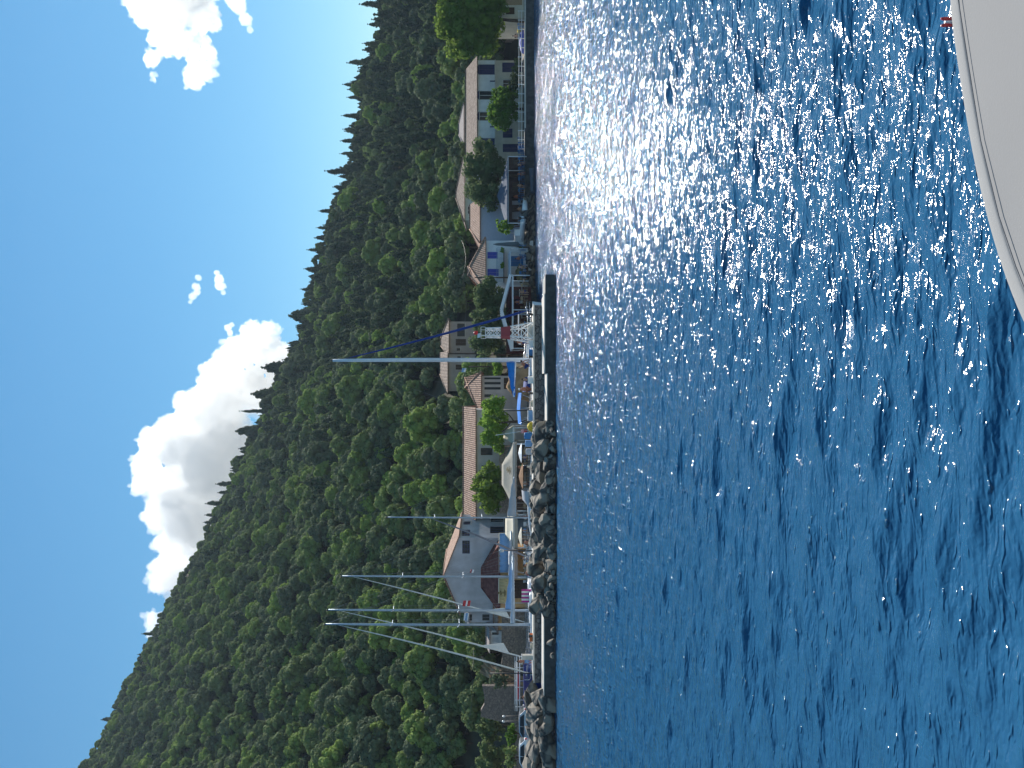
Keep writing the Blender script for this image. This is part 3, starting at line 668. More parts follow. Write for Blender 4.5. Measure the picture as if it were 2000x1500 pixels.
# brown house up on the slope
D = 133.0; zz = Z_(918, D); x0 = X_(690, D)
house('brown two-storey house on the slope, wing under the lower hipped roof', x0, D, zz, 0, X_(628, D)-x0, 8, Z_(876, D)-zz, W_BROWN, TILE_B,
  OPS(D, x0, zz, [(657,632,893,908,'win',WOODD), (675,662,890,910,'shut',WOODD), (685,680,892,899,'win',WOODD)]), rise=1.5, hl=1.5, hr=2.6, over=.5)
D = 131.5; zz = Z_(918, D); x0 = X_(764, D)
house('brown two-storey house on the slope, wing under the higher roof beside the mast', x0, D, zz, 0, X_(692, D)-x0, 9, Z_(874, D)-zz, W_BROWN, TILE_B,
  OPS(D, x0, zz, [(722,712,890,910,'shut',WOODD), (746,733,900,911,'win',WOODD), (703,696,893,900,'win',WOODD)]), rise=1.5, hl=3.0, over=.5)
# columned front and hipped pink roof
D = 97.0; x0 = X_(806, D)
house('beige house with tall dark narrow doorways under a pink hipped tile roof', x0, D, LZ, 0, X_(734, D)-x0, 9, Z_(938, D)-LZ, W_BEIGE, TILE_R,
  OPS(D, x0, LZ, [(741,737,946,978,'shut',BLACK), (751,746,946,978,'shut',BLACK), (761,756,946,978,'shut',BLACK), (776,770,946,960,'shut',BLACK), (790,783,946,960,'shut',BLACK), (760,738,984,1010,'door',WOODD)]), rise=2.0, hl=4.5, hr=1.5, over=.5)
D = 92.0; x0 = X_(1010, D)
house('long cream house with a long weathered tile roof behind the tan awning', x0, D, LZ, 0, X_(800, D)-x0, 8, Z_(929, D)-LZ, W_BEIGE, TILE_R,
  OPS(D, x0, LZ, [(853,845,939,948,'win'), (889,875,939,962,'win',WOODD), (925,908,939,962,'grid'), (968,955,940,962,'win'), (890,870,978,1012,'door',WOODD), (985,940,984,1012,'french')]), rise=1.55, hr=.0, over=.3)
# big gabled house
D = 89.6; x0 = X_(1196, D); W = (X_(1050, 87.4)-x0)/math.cos(.24)
h = house('tall grey-white gabled house with a blank end wall and red tile roof', x0, D, LZ, -.24, W, 6.5, Z_(897, 88)-LZ, W_GREY, TILE_R,
  [(W-2.0, W-.35, Z_(918, 88)-LZ, Z_(903, 88)-LZ, 'grid', NAVY)], [(.5, 2.2, Z_(918, 88.5)-LZ, Z_(902, 88.5)-LZ, 'grid', NAVY), (1.2, 3.2, 3.0, 4.6, 'win', NAVY), (3.6, 4.6, Z_(918, 90)-LZ, Z_(904, 90)-LZ, 'win', NAVY), (4.4, 5.8, 3.0, 4.6, 'win')], rise=Z_(867, 88.5)-Z_(897, 88.5), axis='y', over=.25)
mb = MB(); mb.add([(3.1, -.03, 5.2), (3.6, -.03, 5.2), (3.6, -.03, 5.6), (3.1, -.03, 5.6)], [(0,1,2,3)])
D = 86.0; x0 = X_(1174, D)
house('dark maroon tiled lean-to annex standing against the gabled house', x0, D-2.5, LZ, 0, X_(1062, D)-x0, 4.4, Z_(974, 84)-LZ, W_OCHRE, mat('tile_maroon', (.16, .065, .055), .85, var=.4, scale=2.5, bump=.5), [(1, 3, 0, 1.9, 'door', WOODD)], rise=1.75, hl=1.6, hr=2.6, over=.25)
# left end: outbuildings
D = 90.0; x0 = X_(1216, D)
house('grey outbuilding with dark open doorways left of the gabled house', x0, D, LZ, 0, X_(1197, D)-x0+.0, 5, Z_(897, D)-LZ-1.2, W_GREY, TILE_G, OPS(D, x0, LZ, [(1212,1200,908,922,'shut',BLACK), (1212,1200,942,956,'shut',BLACK)]), rise=.5)
D = 87.0; x0 = X_(1230, D)
house('low ochre walled store with flat tile roof below the tall masts', x0, D, LZ, 0, X_(1188, D)-x0, 4, Z_(973, D)-LZ, W_OCHRE, TILE_R, OPS(D, x0, LZ, [(1222,1208,984,1012,'door',WOODD)]), rise=.4)
D = 88.0; x0 = X_(1268, D); zz = Z_(982, D)
house('small grey-white cabin with three shuttered hatches on the stone terrace', x0, D, zz, 0, X_(1232, D)-x0, 3.4, Z_(957, D)-zz, mat('cabin_white', (.55, .56, .58), .6), TILE_G, OPS(D, x0, zz, [(1240,1235,961,974,'shut',BLACK), (1253,1245,961,974,'shut',CLOTH_G), (1264,1257,961,974,'shut',CLOTH_G)]), rise=.3, cat='cabin', name='cabin')
def stone_wall(label, D, yl, yr, top, thick=.6, m=None, base=LAND, jag=.25, seed=1, name='stone_wall', prof=None):
    rng = random.Random(seed); mb = MB(); xa, xb = X_(yl, D), X_(yr, D); n = max(4, int((xb-xa)/.7)); pts = []
    for i in range(n+1):
        t = i/n; zt = Z_(top if prof is None else float(np.interp(yl + (yr-yl)*t, [p[0] for p in prof], [p[1] for p in prof])), D) + rng.uniform(-jag, jag)*.5
        pts.append((xa + (xb-xa)*t, zt))
    for (a, za), (b, zb) in zip(pts, pts[1:]):
        mb.add([(a,D,base-1),(b,D,base-1),(b,D,zb),(a,D,za),(a,D+thick,base-1),(b,D+thick,base-1),(b,D+thick,zb),(a,D+thick,za)], [(0,1,2,3),(5,4,7,6),(3,2,6,7)])
    a, za = pts[0]; mb.add([(a,D,base-1),(a,D,za),(a,D+thick,za),(a,D+thick,base-1)], [(0,1,2,3)]); b, zb = pts[-1]; mb.add([(b,D,base-1),(b,D,zb),(b,D+thick,zb),(b,D+thick,base-1)], [(3,2,1,0)])
    return tag(mb.build(name, m or STONEW), label, 'wall')
stone_wall('brown rubble terrace wall behind the boats below the grey-white cabin', 85.5, 1312, 1196, 980, seed=2, jag=.12)
stone_wall('low stone wall running along the roadside behind the parked cars', 86.5, 1640, 1400, 1005, seed=8, jag=.2)
stone_wall('ruined stone house front with a jagged broken top behind the parked cars', 88, 1412, 1340, 945, m=RUIN, seed=4, jag=.3, name='ruined_wall', prof=[(1340,944),(1352,944),(1386,944),(1389,936),(1396,931),(1402,940),(1409,945),(1412,985)])
stone_wall('pale stone garden wall standing in front of the long cream house', 86.5, 1003, 872, 976, seed=5, jag=.1, m=STONEW)
# dry earth bank
mb = MB(); rng = random.Random(3)
for (yl, yr, t) in ((1352, 1316, 940),):
    n = 14; rows = []
    for j in range(7):
        s = j/6.0; rows.append([(X_(yl+(yr-yl)*i/n, 89) + rng.uniform(-.2, .2), 87.5+s*7, LAND + (Z_(t, 92)-LAND)*(s**.6) + rng.uniform(-.25, .25)*(s > 0)) for i in range(n+1)])
    V = [p for r_ in rows for p in r_]; mb.add(V, [(j*(n+1)+i, j*(n+1)+i+1, (j+1)*(n+1)+i+1, (j+1)*(n+1)+i) for j in range(6) for i in range(n)], True)
tag(mb.build('earth_bank', DRYG), kind='structure')
KEEP += [(14, 34, 122, 139), (-4, 13, 118, 142), (30, 51, 113, 143), (-22, 6, 88, 104), (14, 29, 122, 137), (27, 40, 122, 139)]

def tavern(label, D, yl, yr, top, m, rows):  # added dark front that stands in for the deep shade under an awning
    x0 = X_(yl, D); w = X_(yr, D)-x0; e = empty('shade_front', (x0, D, LZ), 0, label, 'shade front'); ops = OPS(D, x0, LZ, rows); mb = MB(); H = Z_(top, D)-LZ
    wall_grid(mb, 0, w, -.5, H, ops, dep=1.2); mb.box(-.0, w, 1.25, 1.45, -.5, H); mb.build('front_wall', m, e)
    mb = MB(); mb.box(-.1, w+.1, -.18, 1.5, H+.002, H+.12); mb.build('canopy_board', WOODD, e)
    for o in ops:
        if o[4] != 'open': opening(e, *o[:5], shm=WOODD)
SHADEW = mat('wall_painted_shade', (.085, .06, .055), .9, var=.4, scale=1.2)  # shade beneath the awnings put into the wall colour
tavern('added dark tavern front, painted shade under the grey-blue pyramid awning', 112.5, 436, 306, 994, SHADEW, [(430,412,1000,1022,'open'), (400,382,1000,1022,'open'), (372,356,1000,1014,'win'), (346,330,1000,1022,'open'), (322,310,1000,1014,'win')])
tavern('added dark red-brown tavern front, painted shade behind the white gabled awning frame', 98.0, 690, 560, 990, mat('wall_shade_red_brown', (.10, .035, .03), .9, var=.4, scale=1.2), [(684,668,996,1022,'open'), (660,640,996,1022,'open'), (632,612,998,1014,'win'), (604,584,996,1022,'open'), (578,566,998,1014,'win')])  # shade behind the frame put into this red-brown wall colour
tavern('added dark tavern front, painted shade at the back of the terrace under the tan awning', 87.2, 1000, 866, 1000, SHADEW, [(990,970,1006,1028,'open'), (960,944,1006,1020,'win'), (932,912,1006,1028,'open'), (900,884,1006,1020,'win')])
# ------------------------------------------------------------------ breakwater
bw = empty('breakwater', (0, 66, 0), 0, 'stone breakwater with pale coping and a concrete ledge along its foot, across the harbour mouth', 'breakwater')
def bwpart(name, m, boxes):
    mb = MB()
    for b in boxes: mb.box(b[0], b[1], b[2]-66, b[3]-66, b[4], b[5])
    return mb.build(name, m, bw)
XR = X_(596, 68.5); XL = -26.6
bwpart('masonry_wall', MASON, [(XL, XR, 68.5, 71.6, -1.2, 1.575)])
bwpart('coping', CONC_L, [(XL, XR+.06, 68.43, 71.7, 1.577, 1.70)])
xa, xb, xc = X_(536, 64.4), X_(729, 64.4), X_(1190, 64.4)
CSHADE = mat('shaded_concrete', (.050, .055, .058), .6, var=.5, scale=1.8, bump=.5, bscale=5)  # shade on the faces towards the viewer put into a dark concrete colour
bwpart('ledge', CSHADE, [(xb, xa, 64.42, 68.49, -1.2, .86), (xc, xb-.01, 64.42, 68.49, -1.2, .64), (XL, xc-.01, 64.42, 68.49, -1.2, .92)])
bwpart('ledge_sunlit_top', CONC_L, [(xb, xa-1.6, 64.38, 68.49, .862, .95), (xc, xb-.01, 64.38, 68.49, .642, .73), (XL, xc-.01, 64.38, 68.49, .922, 1.0)])  # pale slabs paint the sunlight lying on the ledge tops
mb = MB()
for yy in (615, 697, 768, 1240): mb.lathe([(.10, 0), (.10, .25), (.17, .30), (.17, .36), (.02, .38)], 10, (X_(yy, 69.5), 3.2, 1.70))
mb.build('bollard_row', BLACK, bw)
# quay and sea rail on the right
def quay():
    D = 108.2
    q = empty('quay_wall', (0, 108, 0), 0, 'low harbour quay wall with pale edge in front of the long white house', 'quay')
    x0, x1 = X_(312, D), X_(-60, D)
    mb = MB(); mb.box(x0, x1, -.3, 1.0, -1, 1.12); mb.build('wall', CSHADE, q)
    mb = MB(); mb.box(x0, x1, -.42, 1.0, 1.122, 1.32); mb.build('edge', CONC_L, q)
    e = empty('sea_railing', (0, 108.4, 1.3), 0, 'white railing with two rails along the quay in front of the long white house', 'railing')
    mb = MB(); xa, xb = X_(290, D), X_(20, D); n = 15
    for i in range(n+1):
        m2 = MB(); xx = xa + (xb-xa)*i/n; m2.tube([(xx, 0, 0), (xx, 0, .82)], .05, 8); m2.ball((xx, 0, .86), .075, 8); m2.build('post', WHITE, e)
    for z in (.40, .78): m2 = MB(); m2.tube([(xa, 0, z), (xb, 0, z)], .035, 8); m2.build('rail', WHITE, e)
quay()
# ------------------------------------------------------------------ boulders
def rock_mesh(seed):
    rng = random.Random(seed); bm = bmesh.new(); bmesh.ops.create_icosphere(bm, subdivisions=3, radius=1)
    cuts = [Vector((rng.gauss(0, 1), rng.gauss(0, 1), rng.gauss(0, 1))).normalized() for _ in range(16)]; ds = [rng.uniform(.48, .82) for _ in cuts]
    off = Vector((rng.uniform(0, 50), 0, 0))
    for v in bm.verts:
        p = v.co.copy()
        for c, d in zip(cuts, ds):
            k = p.dot(c)
            if k > d: p -= c*(k-d)
        p *= 1 + .09*noise.noise(v.co*2.3+off) + .06*noise.noise(v.co*5+off); v.co = p
    me = bpy.data.meshes.new('boulder'); bm.to_mesh(me); bm.free(); me.materials.append(ROCK)
    me.polygons.foreach_set('use_smooth', [False]*len(me.polygons)); return me
RM = [rock_mesh(i) for i in range(9)]
RK = [0]
def rock(py, px, D, s, label, group, sx=1.0, sz=.75, seed=None):
    RK[0] += 1; rng = random.Random(RK[0]*7+3)
    o = obj('boulder', RM[RK[0] % 9]); o.location = P(px, py, D); o.scale = (s*sx, s*.8, s*sz); o.rotation_euler = (rng.uniform(-.5, .5), rng.uniform(-.5, .5), rng.uniform(0, 6.28))
    return tag(o, label, 'boulder', group)
G1 = 'boulders piled against the middle of the breakwater'; G2 = 'boulders along the shore below the parked cars'
big = [(838,1075,63.6,.9), (850,1058,65.5,1.2), (872,1066,64.5,1.35), (895,1052,66,1.25), (905,1072,64,1.3), (925,1060,65,1.3), (948,1048,66.5,1.25), (955,1070,64,1.5), (980,1058,65,1.5),
  (1003,1050,66.5,1.1), (1012,1072,64,1.4), (1035,1060,65,1.5), (1058,1048,66.5,1.2), (1062,1072,64,1.4), (1085,1056,65.5,1.6), (1112,1050,66.4,1.45), (1108,1074,64,1.3), (1135,1062,65,1.5), (1152,1050,66,1.0),
  (1160,1075,63.8,1.0), (1178,1052,65,1.35), (1187,1066,64.2,1.1), (1205,1078,63.6,.5), (1232,1079,63.6,.45), (1252,1077,63.6,.6), (1282,1080,63.6,.4), (858,1047,67,.8), (880,1046,67.4,.8), (965,1045,67.5,.8), (1020,1046,67.5,.9), (1090,1043,67.6,.9), (1130,1046,67.5,.8),
  (915,1046,67.5,.9), (940,1078,63.4,.8), (990,1080,63.4,.7), (1040,1080,63.4,.8), (1085,1080,63.4,.7), (1130,1080,63.4,.7), (1168,1080,63.4,.5), (868,1080,63.4,.6), (898,1080,63.4,.6)]
for i, b in enumerate(big):
    lab = ('pale angular boulder at the top of the pile against the breakwater' if b[1] < 1053 else 'big dark boulder in the middle of the pile against the breakwater' if b[1] < 1073 else 'wet boulder at the waterline in the pile against the breakwater')
    rock(b[0] + (i*37 % 7) - 3, b[1] + (i*53 % 5) - 2, b[2], b[3]*(.72 + .3*((i*29) % 10)/10), lab, lab.replace('boulder', 'boulders', 1), sx=1.15)
rng = random.Random(19)
for i in range(44):
    py = 830 + i*8.2 + rng.uniform(-4, 4); px = rng.choice((1046, 1058, 1068, 1079)) + rng.uniform(-3, 3); Dd = {0: 67.3, 1: 65.4, 2: 64.2, 3: 63.2}[min(3, int(max(0, px-1043)//11))]
    lab = 'small angular stone wedged between the boulders against the breakwater'
    rock(py, px, Dd, rng.uniform(.35, .7), lab, 'small stones between the boulders against the breakwater', sx=1.3, sz=.8)
rng = random.Random(9)
for i in range(34):
    py = 1350 + i*9.2 + rng.uniform(-3, 3); lay = i % 3
    px = (1040, 1056, 1073)[lay] + rng.uniform(-4, 4) ; Dd = (69, 66.5, 64.6)[lay]; s = rng.uniform(1.0, 1.5)*(1.05 if lay < 2 else .9)
    lab = ('sunlit pale boulder on the crest of the shore rocks below the parked cars' if lay == 0 else 'shaded grey boulder halfway down the shore rocks below the parked cars' if lay == 1 else 'dark wet boulder at the waterline below the parked cars')
    rock(py, px, Dd, s, lab, lab.replace('boulder', 'boulders', 1), sx=1.4, sz=.62)
for i in range(46):
    py = 392 + i*4.7 + rng.uniform(-2, 2); Dd = 104.5 - max(0, (py-540))*.07; lay = i % 2
    px = (1030, 1039)[lay] + rng.uniform(-3, 2); s = rng.uniform(.7, 1.3)
    lab = 'small pale boulder on the far shore below the blue shuttered house' if py < 560 else 'small pale boulder on the far shore behind the end of the breakwater'
    if py < 470: lab = 'small dark boulder on the far shore below the grey pyramid awning'
    rock(py, px, Dd, s, lab, lab.replace('boulder', 'boulders', 1), sx=1.5, sz=.6)
mb = MB(); mb.add([(-75, 66.6, -1), (-29.5, 66.6, -1), (-29.5, 70, 1.3), (-75, 70, 1.3), (-75, 82, 1.3), (-29.5, 82, 1.3)], [(0, 1, 2, 3), (3, 2, 5, 4)])
tag(mb.build('shore_road', mat('road_gravel', (.24, .21, .18), .95, var=.3, scale=1.5, bump=.4)), kind='structure')
# ------------------------------------------------------------------ light beacon
def beacon():
    D = 70.0; b = P(1041, 650, D); b.z = 1.70; e = empty('light_beacon', b, .25, 'white lattice harbour beacon with a red middle band and a red lamp, on the breakwater', 'beacon')
    H = Z_(949, D) - 1.70
    def hw(z): return .74 - .36*min(1, z/(H*.62)) - .04*max(0, (z-H*.62)/(H*.38))
    band = (H*.48, H*.68)
    def rods(za, zb, nseg, m, nm):
        mb = MB()
        for sx, sy in ((-1,-1),(1,-1),(1,1),(-1,1)): mb.bar((sx*hw(za), sy*hw(za), za), (sx*hw(zb), sy*hw(zb), zb), .085)
        zs = [za + (zb-za)*i/nseg for i in range(nseg+1)]; q = [(-1,-1),(1,-1),(1,1),(-1,1)]
        for a, c in zip(zs, zs[1:]):
            for i in range(4):
                p, r = q[i], q[(i+1) % 4]
                mb.bar((p[0]*hw(a), p[1]*hw(a), a), (r[0]*hw(c), r[1]*hw(c), c), .055); mb.bar((r[0]*hw(a), r[1]*hw(a), a), (p[0]*hw(c), p[1]*hw(c), c), .055)
                mb.bar((p[0]*hw(a), p[1]*hw(a), a), (r[0]*hw(a), r[1]*hw(a), a), .05)
        return mb.build(nm, m, e)
    rods(0, band[0], 2, WHITE, 'lower_lattice'); rods(band[1], H, 2, WHITE, 'upper_lattice')
    mb = MB(); a, c = band
    for i, (p, r) in enumerate((((-1,-1),(1,-1)), ((1,-1),(1,1)), ((1,1),(-1,1)), ((-1,1),(-1,-1)))):
        mb.add([(p[0]*(hw(a)+.03), p[1]*(hw(a)+.03), a), (r[0]*(hw(a)+.03), r[1]*(hw(a)+.03), a), (r[0]*(hw(c)+.03), r[1]*(hw(c)+.03), c), (p[0]*(hw(c)+.03), p[1]*(hw(c)+.03), c)], [(0, 1, 2, 3)])
    mb.build('red_band', MAROON, e)
    mb = MB(); mb.box(-.55, .55, -.55, .55, 0, .45); mb.build('concrete_foot', CONC_L, e)
    mb = MB(); mb.box(-.42, .42, -.42, .42, H, H+.06); pl = mb.build('platform', WHITE, e)
    mb = MB()
    for i in range(4):
        p, r = ((-1,-1),(1,-1),(1,1),(-1,1))[i], ((1,-1),(1,1),(-1,1),(-1,-1))[i]
        mb.bar((p[0]*.42, p[1]*.42, H+.06), (p[0]*.42, p[1]*.42, H+.45), .03); mb.bar((p[0]*.42, p[1]*.42, H+.45), (r[0]*.42, r[1]*.42, H+.45), .03)
    mb.build('guard_rail', WHITE, pl)
    mb = MB(); mb.tube([(0, 0, H+.06), (0, 0, H+.62)], .05, 8); mb.lathe([(.001, H+.6), (.14, H+.62), (.14, H+.72), (.001, H+.73)], 12); mb.build('lamp_stand', BLACK, e)
    mb = MB(); mb.lathe([(.001, H+.73), (.15, H+.74), (.18, H+.85), (.18, H+.98), (.11, H+1.08), (.001, H+1.12)], 14); mb.build('red_lamp', mat('red_lamp_glass', (.75, .02, .015), .25, var=.05), e)
    mb = MB(); mb.bar((-.3, -.2, H+.55), (-.3, -.2, H+.06), .03); mb.slab([(-.5, -.2, H+.5), (-.1, -.2, H+.5), (-.1, -.02, H+.75), (-.5, -.02, H+.75)], .03); mb.build('solar_panel', WHITE, e)
beacon()
# ------------------------------------------------------------------ sailing boats
def sailboat(label, py, D, heading, L, mast_h, furl, cover, hullm=None, mastm=None, mast_r=.17, boom=5.0, bimini=None, J=None, furl_r=.10, hood=None, boomz=3.3, mizzen=False, furl_tri=False, group=None, stripe=None, furl_top=.93, ch=1.0):
    """local frame: +x bow, mast foot at x=0"""
    e = empty('sailboat', (X_(py, D), D, 0), heading, label, 'sailboat', group)
    J = J or L*.37; xb = J + .55; xs = xb - L; B = L*.31; hullm = hullm or GEL; mastm = mastm or ALU
    st = []
    n = 16
    for i in range(n+1):
        t = i/n; x = xs + L*t; b = B/2*(1 - max(0, (t-.42)/.58)**2.3)*(.78+.22*min(1, t/.35)); fb = 1.12 + .35*t*t; x2 = x + .25*t
        st.append([(x - .4*(t > .98), 0, -.5*math.sin(math.pi*min(1, t+.08))), (x, b*.72, -.10), (x + .1*t, b*.93, .45), (x2, b, fb)])
    mb = MB(); V = []
    for s in st: V += [s[0], s[1], s[2], s[3], (s[3][0], -s[3][1], s[3][2]), (s[2][0], -s[2][1], s[2][2]), (s[1][0], -s[1][1], s[1][2])]
    F = [(i*7+j, (i+1)*7+j, (i+1)*7+(j+1) % 7, i*7+(j+1) % 7) for i in range(n) for j in (0, 1, 2, 4, 5, 6)]
    mb.add(V, F + [(6, 5, 4, 3, 2, 1, 0)], True); hull = mb.build('hull', hullm, e)
    mb = MB(); V = []
    for s in st: x, y, z = s[3]; V += [(x, y, z), (x, 0, z + .08), (x, -y, z)]
    mb.add(V, [(i*3+j, i*3+j+1, (i+1)*3+j+1, (i+1)*3+j) for i in range(n) for j in (0, 1)]); mb.build('deck', mat('deck_white', (.66, .67, .66), .6, var=.08), e)
    if stripe:
        mb = MB()
        for sg in (1, -1):
            for s, s2 in zip(st, st[1:]):
                a, b = Vector(s[3]), Vector(s2[3]); a.y *= sg; b.y *= sg; o = Vector((0, .012*sg, 0))
                a2 = Vector(s[2]); b2 = Vector(s2[2]); a2.y *= sg; b2.y *= sg
                mb.add([a.lerp(a2, .12)+o, b.lerp(b2, .12)+o, b.lerp(b2, .34)+o, a.lerp(a2, .34)+o], [(0, 1, 2, 3)])
        mb.build('hull_stripe', stripe, hull)
    # coachroof and windows
    mb = MB(); c0, c1 = -L*.24, J*.62; m = 8; V = []; tops = []
    for i in range(m+1):
        t = i/m; x = c0 + (c1-c0)*t; w = B*.33*(1 - .45*t*t); zt = 1.24 + .62*(1 - t**2.4)**.6*.95
        V += [(x, -w, 1.2), (x, -w*.86, zt), (x, 0, zt+.06), (x, w*.86, zt), (x, w, 1.2)]; tops.append((x, w, zt))
    mb.add(V, [(i*5+j, (i+1)*5+j, (i+1)*5+j+1, i*5+j+1) for i in range(m) for j in range(4)] + [(0, 1, 2, 3, 4)], True); cab = mb.build('cabin', GEL, e)
    for sg in (1, -1):
        for k in (1, 3, 5):
            (xa, wa, za), (xc, wc, zc) = tops[k], tops[k+1]; mb = MB(); q = lambda x, w, z, f: (x, sg*(w*(1-.14*f) + .015), 1.2 + (z-1.2)*f)
            mb.add([q(xa, wa, za, .35), q(xc, wc, zc, .35), q(xc, wc, zc, .75), q(xa, wa, za, .75)], [(0, 1, 2, 3)]); mb.build('cabin_window', GLASS, cab)
    # cockpit coamings, wheel
    mb = MB(); 
    for sg in (1, -1): mb.slab([(xs+.5, sg*B*.26, 1.15), (c0, sg*B*.30, 1.2), (c0, sg*B*.28, 1.62), (xs+.6, sg*B*.24, 1.5)], .10)
    mb.build('cockpit_coaming', GEL, e)
    mb = MB(); ring = [(xs+1.5, .55*math.cos(a), 1.75+.55*math.sin(a)) for a in np.linspace(0, 2*math.pi, 17)]; mb.tube(ring, .02, 6, caps=False)
    for a in range(3): t = a*math.pi/3; mb.bar((xs+1.5, .55*math.cos(t), 1.75+.55*math.sin(t)), (xs+1.5, -.55*math.cos(t), 1.75-.55*math.sin(t)), .02)
    mb.bar((xs+1.6, 0, 1.0), (xs+1.6, 0, 1.9), .2); mb.build('wheel', STEEL, e)
    # mast, spreaders, boom
    mt = mast_h
    mb = MB(); mb.tube([(0, 0, 1.3), (0, 0, mt*.6), (-.04*1, 0, mt*.9), (-.05, 0, mt)], [mast_r, mast_r*.92, mast_r*.75, mast_r*.6], 10); mast = mb.build('mast', mastm, e)
    sp = []
    for f, w in ((.40, 1.25), (.70, .95)):
        z = mt*f
        for sg in (1, -1): mb = MB(); mb.tube([(0, 0, z), (-.15, sg*w, z+.12)], [.055, .035], 6); mb.build('spreader', ALU_W, mast); sp.append(((-.15, sg*w, z+.12), sg))
    mb = MB(); mb.bar((-.1, 0, mt), (-.35, 0, mt+.28), .03); mb.bar((0, 0, mt), (0, 0, mt+.5), .015); mb.ball((0, 0, mt+.1), .09, 8); mb.build('masthead_fittings', BLACK, mast)
    mb = MB(); mb.tube([(-.15, 0, boomz), (-boom, 0, boomz+.12)], [.11, .09], 8); bo = mb.build('boom', mastm, e)
    mb = MB(); k = 9; V = []
    for i in range(k+1):
        t = i/k; x = -.15 - (boom-.3)*t; hh = ch*(.62*(1-t)**.8 + .22) + .04*math.sin(i*2.1); ww = .17*(1-.5*t) + .02*math.sin(i*3)
        V += [(x, -ww*.5, boomz-.02), (x, -ww, boomz+hh*.35), (x, -ww*.3, boomz+hh), (x, ww*.3, boomz+hh), (x, ww, boomz+hh*.35), (x, ww*.5, boomz-.02)]
    mb.add(V, [(i*6+j, (i+1)*6+j, (i+1)*6+(j+1) % 6, i*6+(j+1) % 6) for i in range(k) for j in range(6)] + [tuple(range(6))[::-1], tuple(range(k*6, k*6+6))], True); mb.build('sail_cover', cover, bo)
    # furled headsail
    tk = Vector((J, 0, 1.75)); hd = Vector((0, 0, mt*furl_top)); dv = hd - tk; mb = MB()
    pts = [tk + dv*t + Vector((-.10*math.sin(math.pi*t)*1.5, 0, 0)) for t in (0, .03, .06, .25, .5, .75, .93, .96, 1)]
    mb.tube(pts, [.03, .05, furl_r, furl_r*1.15, furl_r, furl_r*.75, furl_r*.45, .02, .02], 8); fs = mb.build('furled_sail', furl, e)
    if furl_tri:
        mb = MB(); a = tk + dv*.10; b = tk + dv*.27; mb.slab([a, b, tk + dv*.14 + Vector((-.95, .06, -.1))], .03, (0, 1, 0)); mb.build('sail_clew', CLOTH_W, fs)
    mb = MB(); mb.lathe([(.05, 0), (.16, .02), (.16, .2), (.05, .22)], 10, (J, 0, 1.5)); mb.build('furling_drum', STEEL, fs)
    mb = MB(); r = .006
    for sg in (1, -1):
        ch = Vector((-.35, sg*B*.46, 1.35)); s1 = next(Vector(p) for p, g in sp[:2] if g == sg); s2 = next(Vector(p) for p, g in sp[2:] if g == sg)
        for a, b in ((ch, s1), (s1, s2), (s2, Vector((0, 0, mt*.97))), (ch, Vector((0, 0, mt*.40))), (s1, Vector((0, 0, mt*.70)))): mb.bar(a, b, r*2)
    mb.bar((-.05, 0, mt), (xs+.2, 0, 1.4), r*2); mb.bar((-boom, 0, boomz+.15), (-.05, 0, mt), r*1.6); mb.bar((-boom*.8, 0, boomz), (-boom*.7, 0, 1.6), .03)
    mb.build('rigging', mat('rigging_wire', (.22, .23, .25), .4), e)
    # pulpit, stanchions, lifelines
    mb = MB(); rail = []
    for i in range(0, n+1, 2):
        x, y, z = st[i][3]
        for sg in (1, -1): mb.tube([(x, sg*y*.97, z), (x, sg*y*.97, z+.62)], .016, 5)
    for zo in (.35, .62):
        for sg in (1, -1): mb.tube([(s[3][0], sg*s[3][1]*.97, s[3][2]+zo) for s in st[::2]], .012, 5)
    x, y, z = st[n-1][3]; mb.tube([(x-.5, y+.25, z+.65), (x+.3, .12, z+.75), (x+.3, -.12, z+.75), (x-.5, -y-.25, z+.65)], .022, 6)
    x, y, z = st[0][3]; mb.tube([(x+.9, y, z+.65), (x, y*.95, z+.68), (x, -y*.95, z+.68), (x+.9, -y, z+.65)], .022, 6)
    mb.build('guard_rails', STEEL, e)
    for k, i in enumerate((4, 8, 12)):
        for sg in (-1,):
            x, y, z = st[i][3]; mb = MB(); mb.tube([(x, sg*(y+.14), .15), (x, sg*(y+.14), .28), (x, sg*(y+.14), .75), (x, sg*(y+.14), .88)], [.04, .12, .12, .04], 8); mb.build('fender', WHITE if k % 2 else CLOTH_N, e)
    if hood:
        mb = MB(); V = []; arc = np.linspace(0, math.pi, 7)
        for x, hh in ((c0+1.5, .08), (c0+.9, .62), (c0-.1, .72)): V += [(x, B*.33*math.cos(a), 1.75+hh*math.sin(a)) for a in arc]
        mb.add(V, [(i*7+j, i*7+j+1, (i+1)*7+j+1, (i+1)*7+j) for i in range(2) for j in range(6)], True); mb.build('sprayhood', hood, e)
    if bimini:
        bmt, bx0, bx1, bz = bimini; mb = MB(); V = []; arc = np.linspace(-1, 1, 7)
        for i, x in enumerate(np.linspace(bx0, bx1, 5)):
            V += [(x, B*.42*a, bz + .28*(1-a*a) - .06*abs(i-2)) for a in arc] 
        k = len(V); mb.add(V + [(v[0], v[1], v[2]-.04) for v in V], [(i*7+j, i*7+j+1, (i+1)*7+j+1, (i+1)*7+j) for i in range(4) for j in range(6)] + [(k+i*7+j, k+(i+1)*7+j, k+(i+1)*7+j+1, k+i*7+j+1) for i in range(4) for j in range(6)], True)
        bi = mb.build('bimini', bmt, e); mb = MB()
        for x in (bx0+.1, (bx0+bx1)/2, bx1-.1):
            for sg in (1, -1): mb.tube([(x*.6+(bx0+bx1)*.2, sg*B*.42, 1.3), (x, sg*B*.42, bz)], .018, 5)
        mb.build('bimini_frame', STEEL, bi)
    return e
PI = math.pi
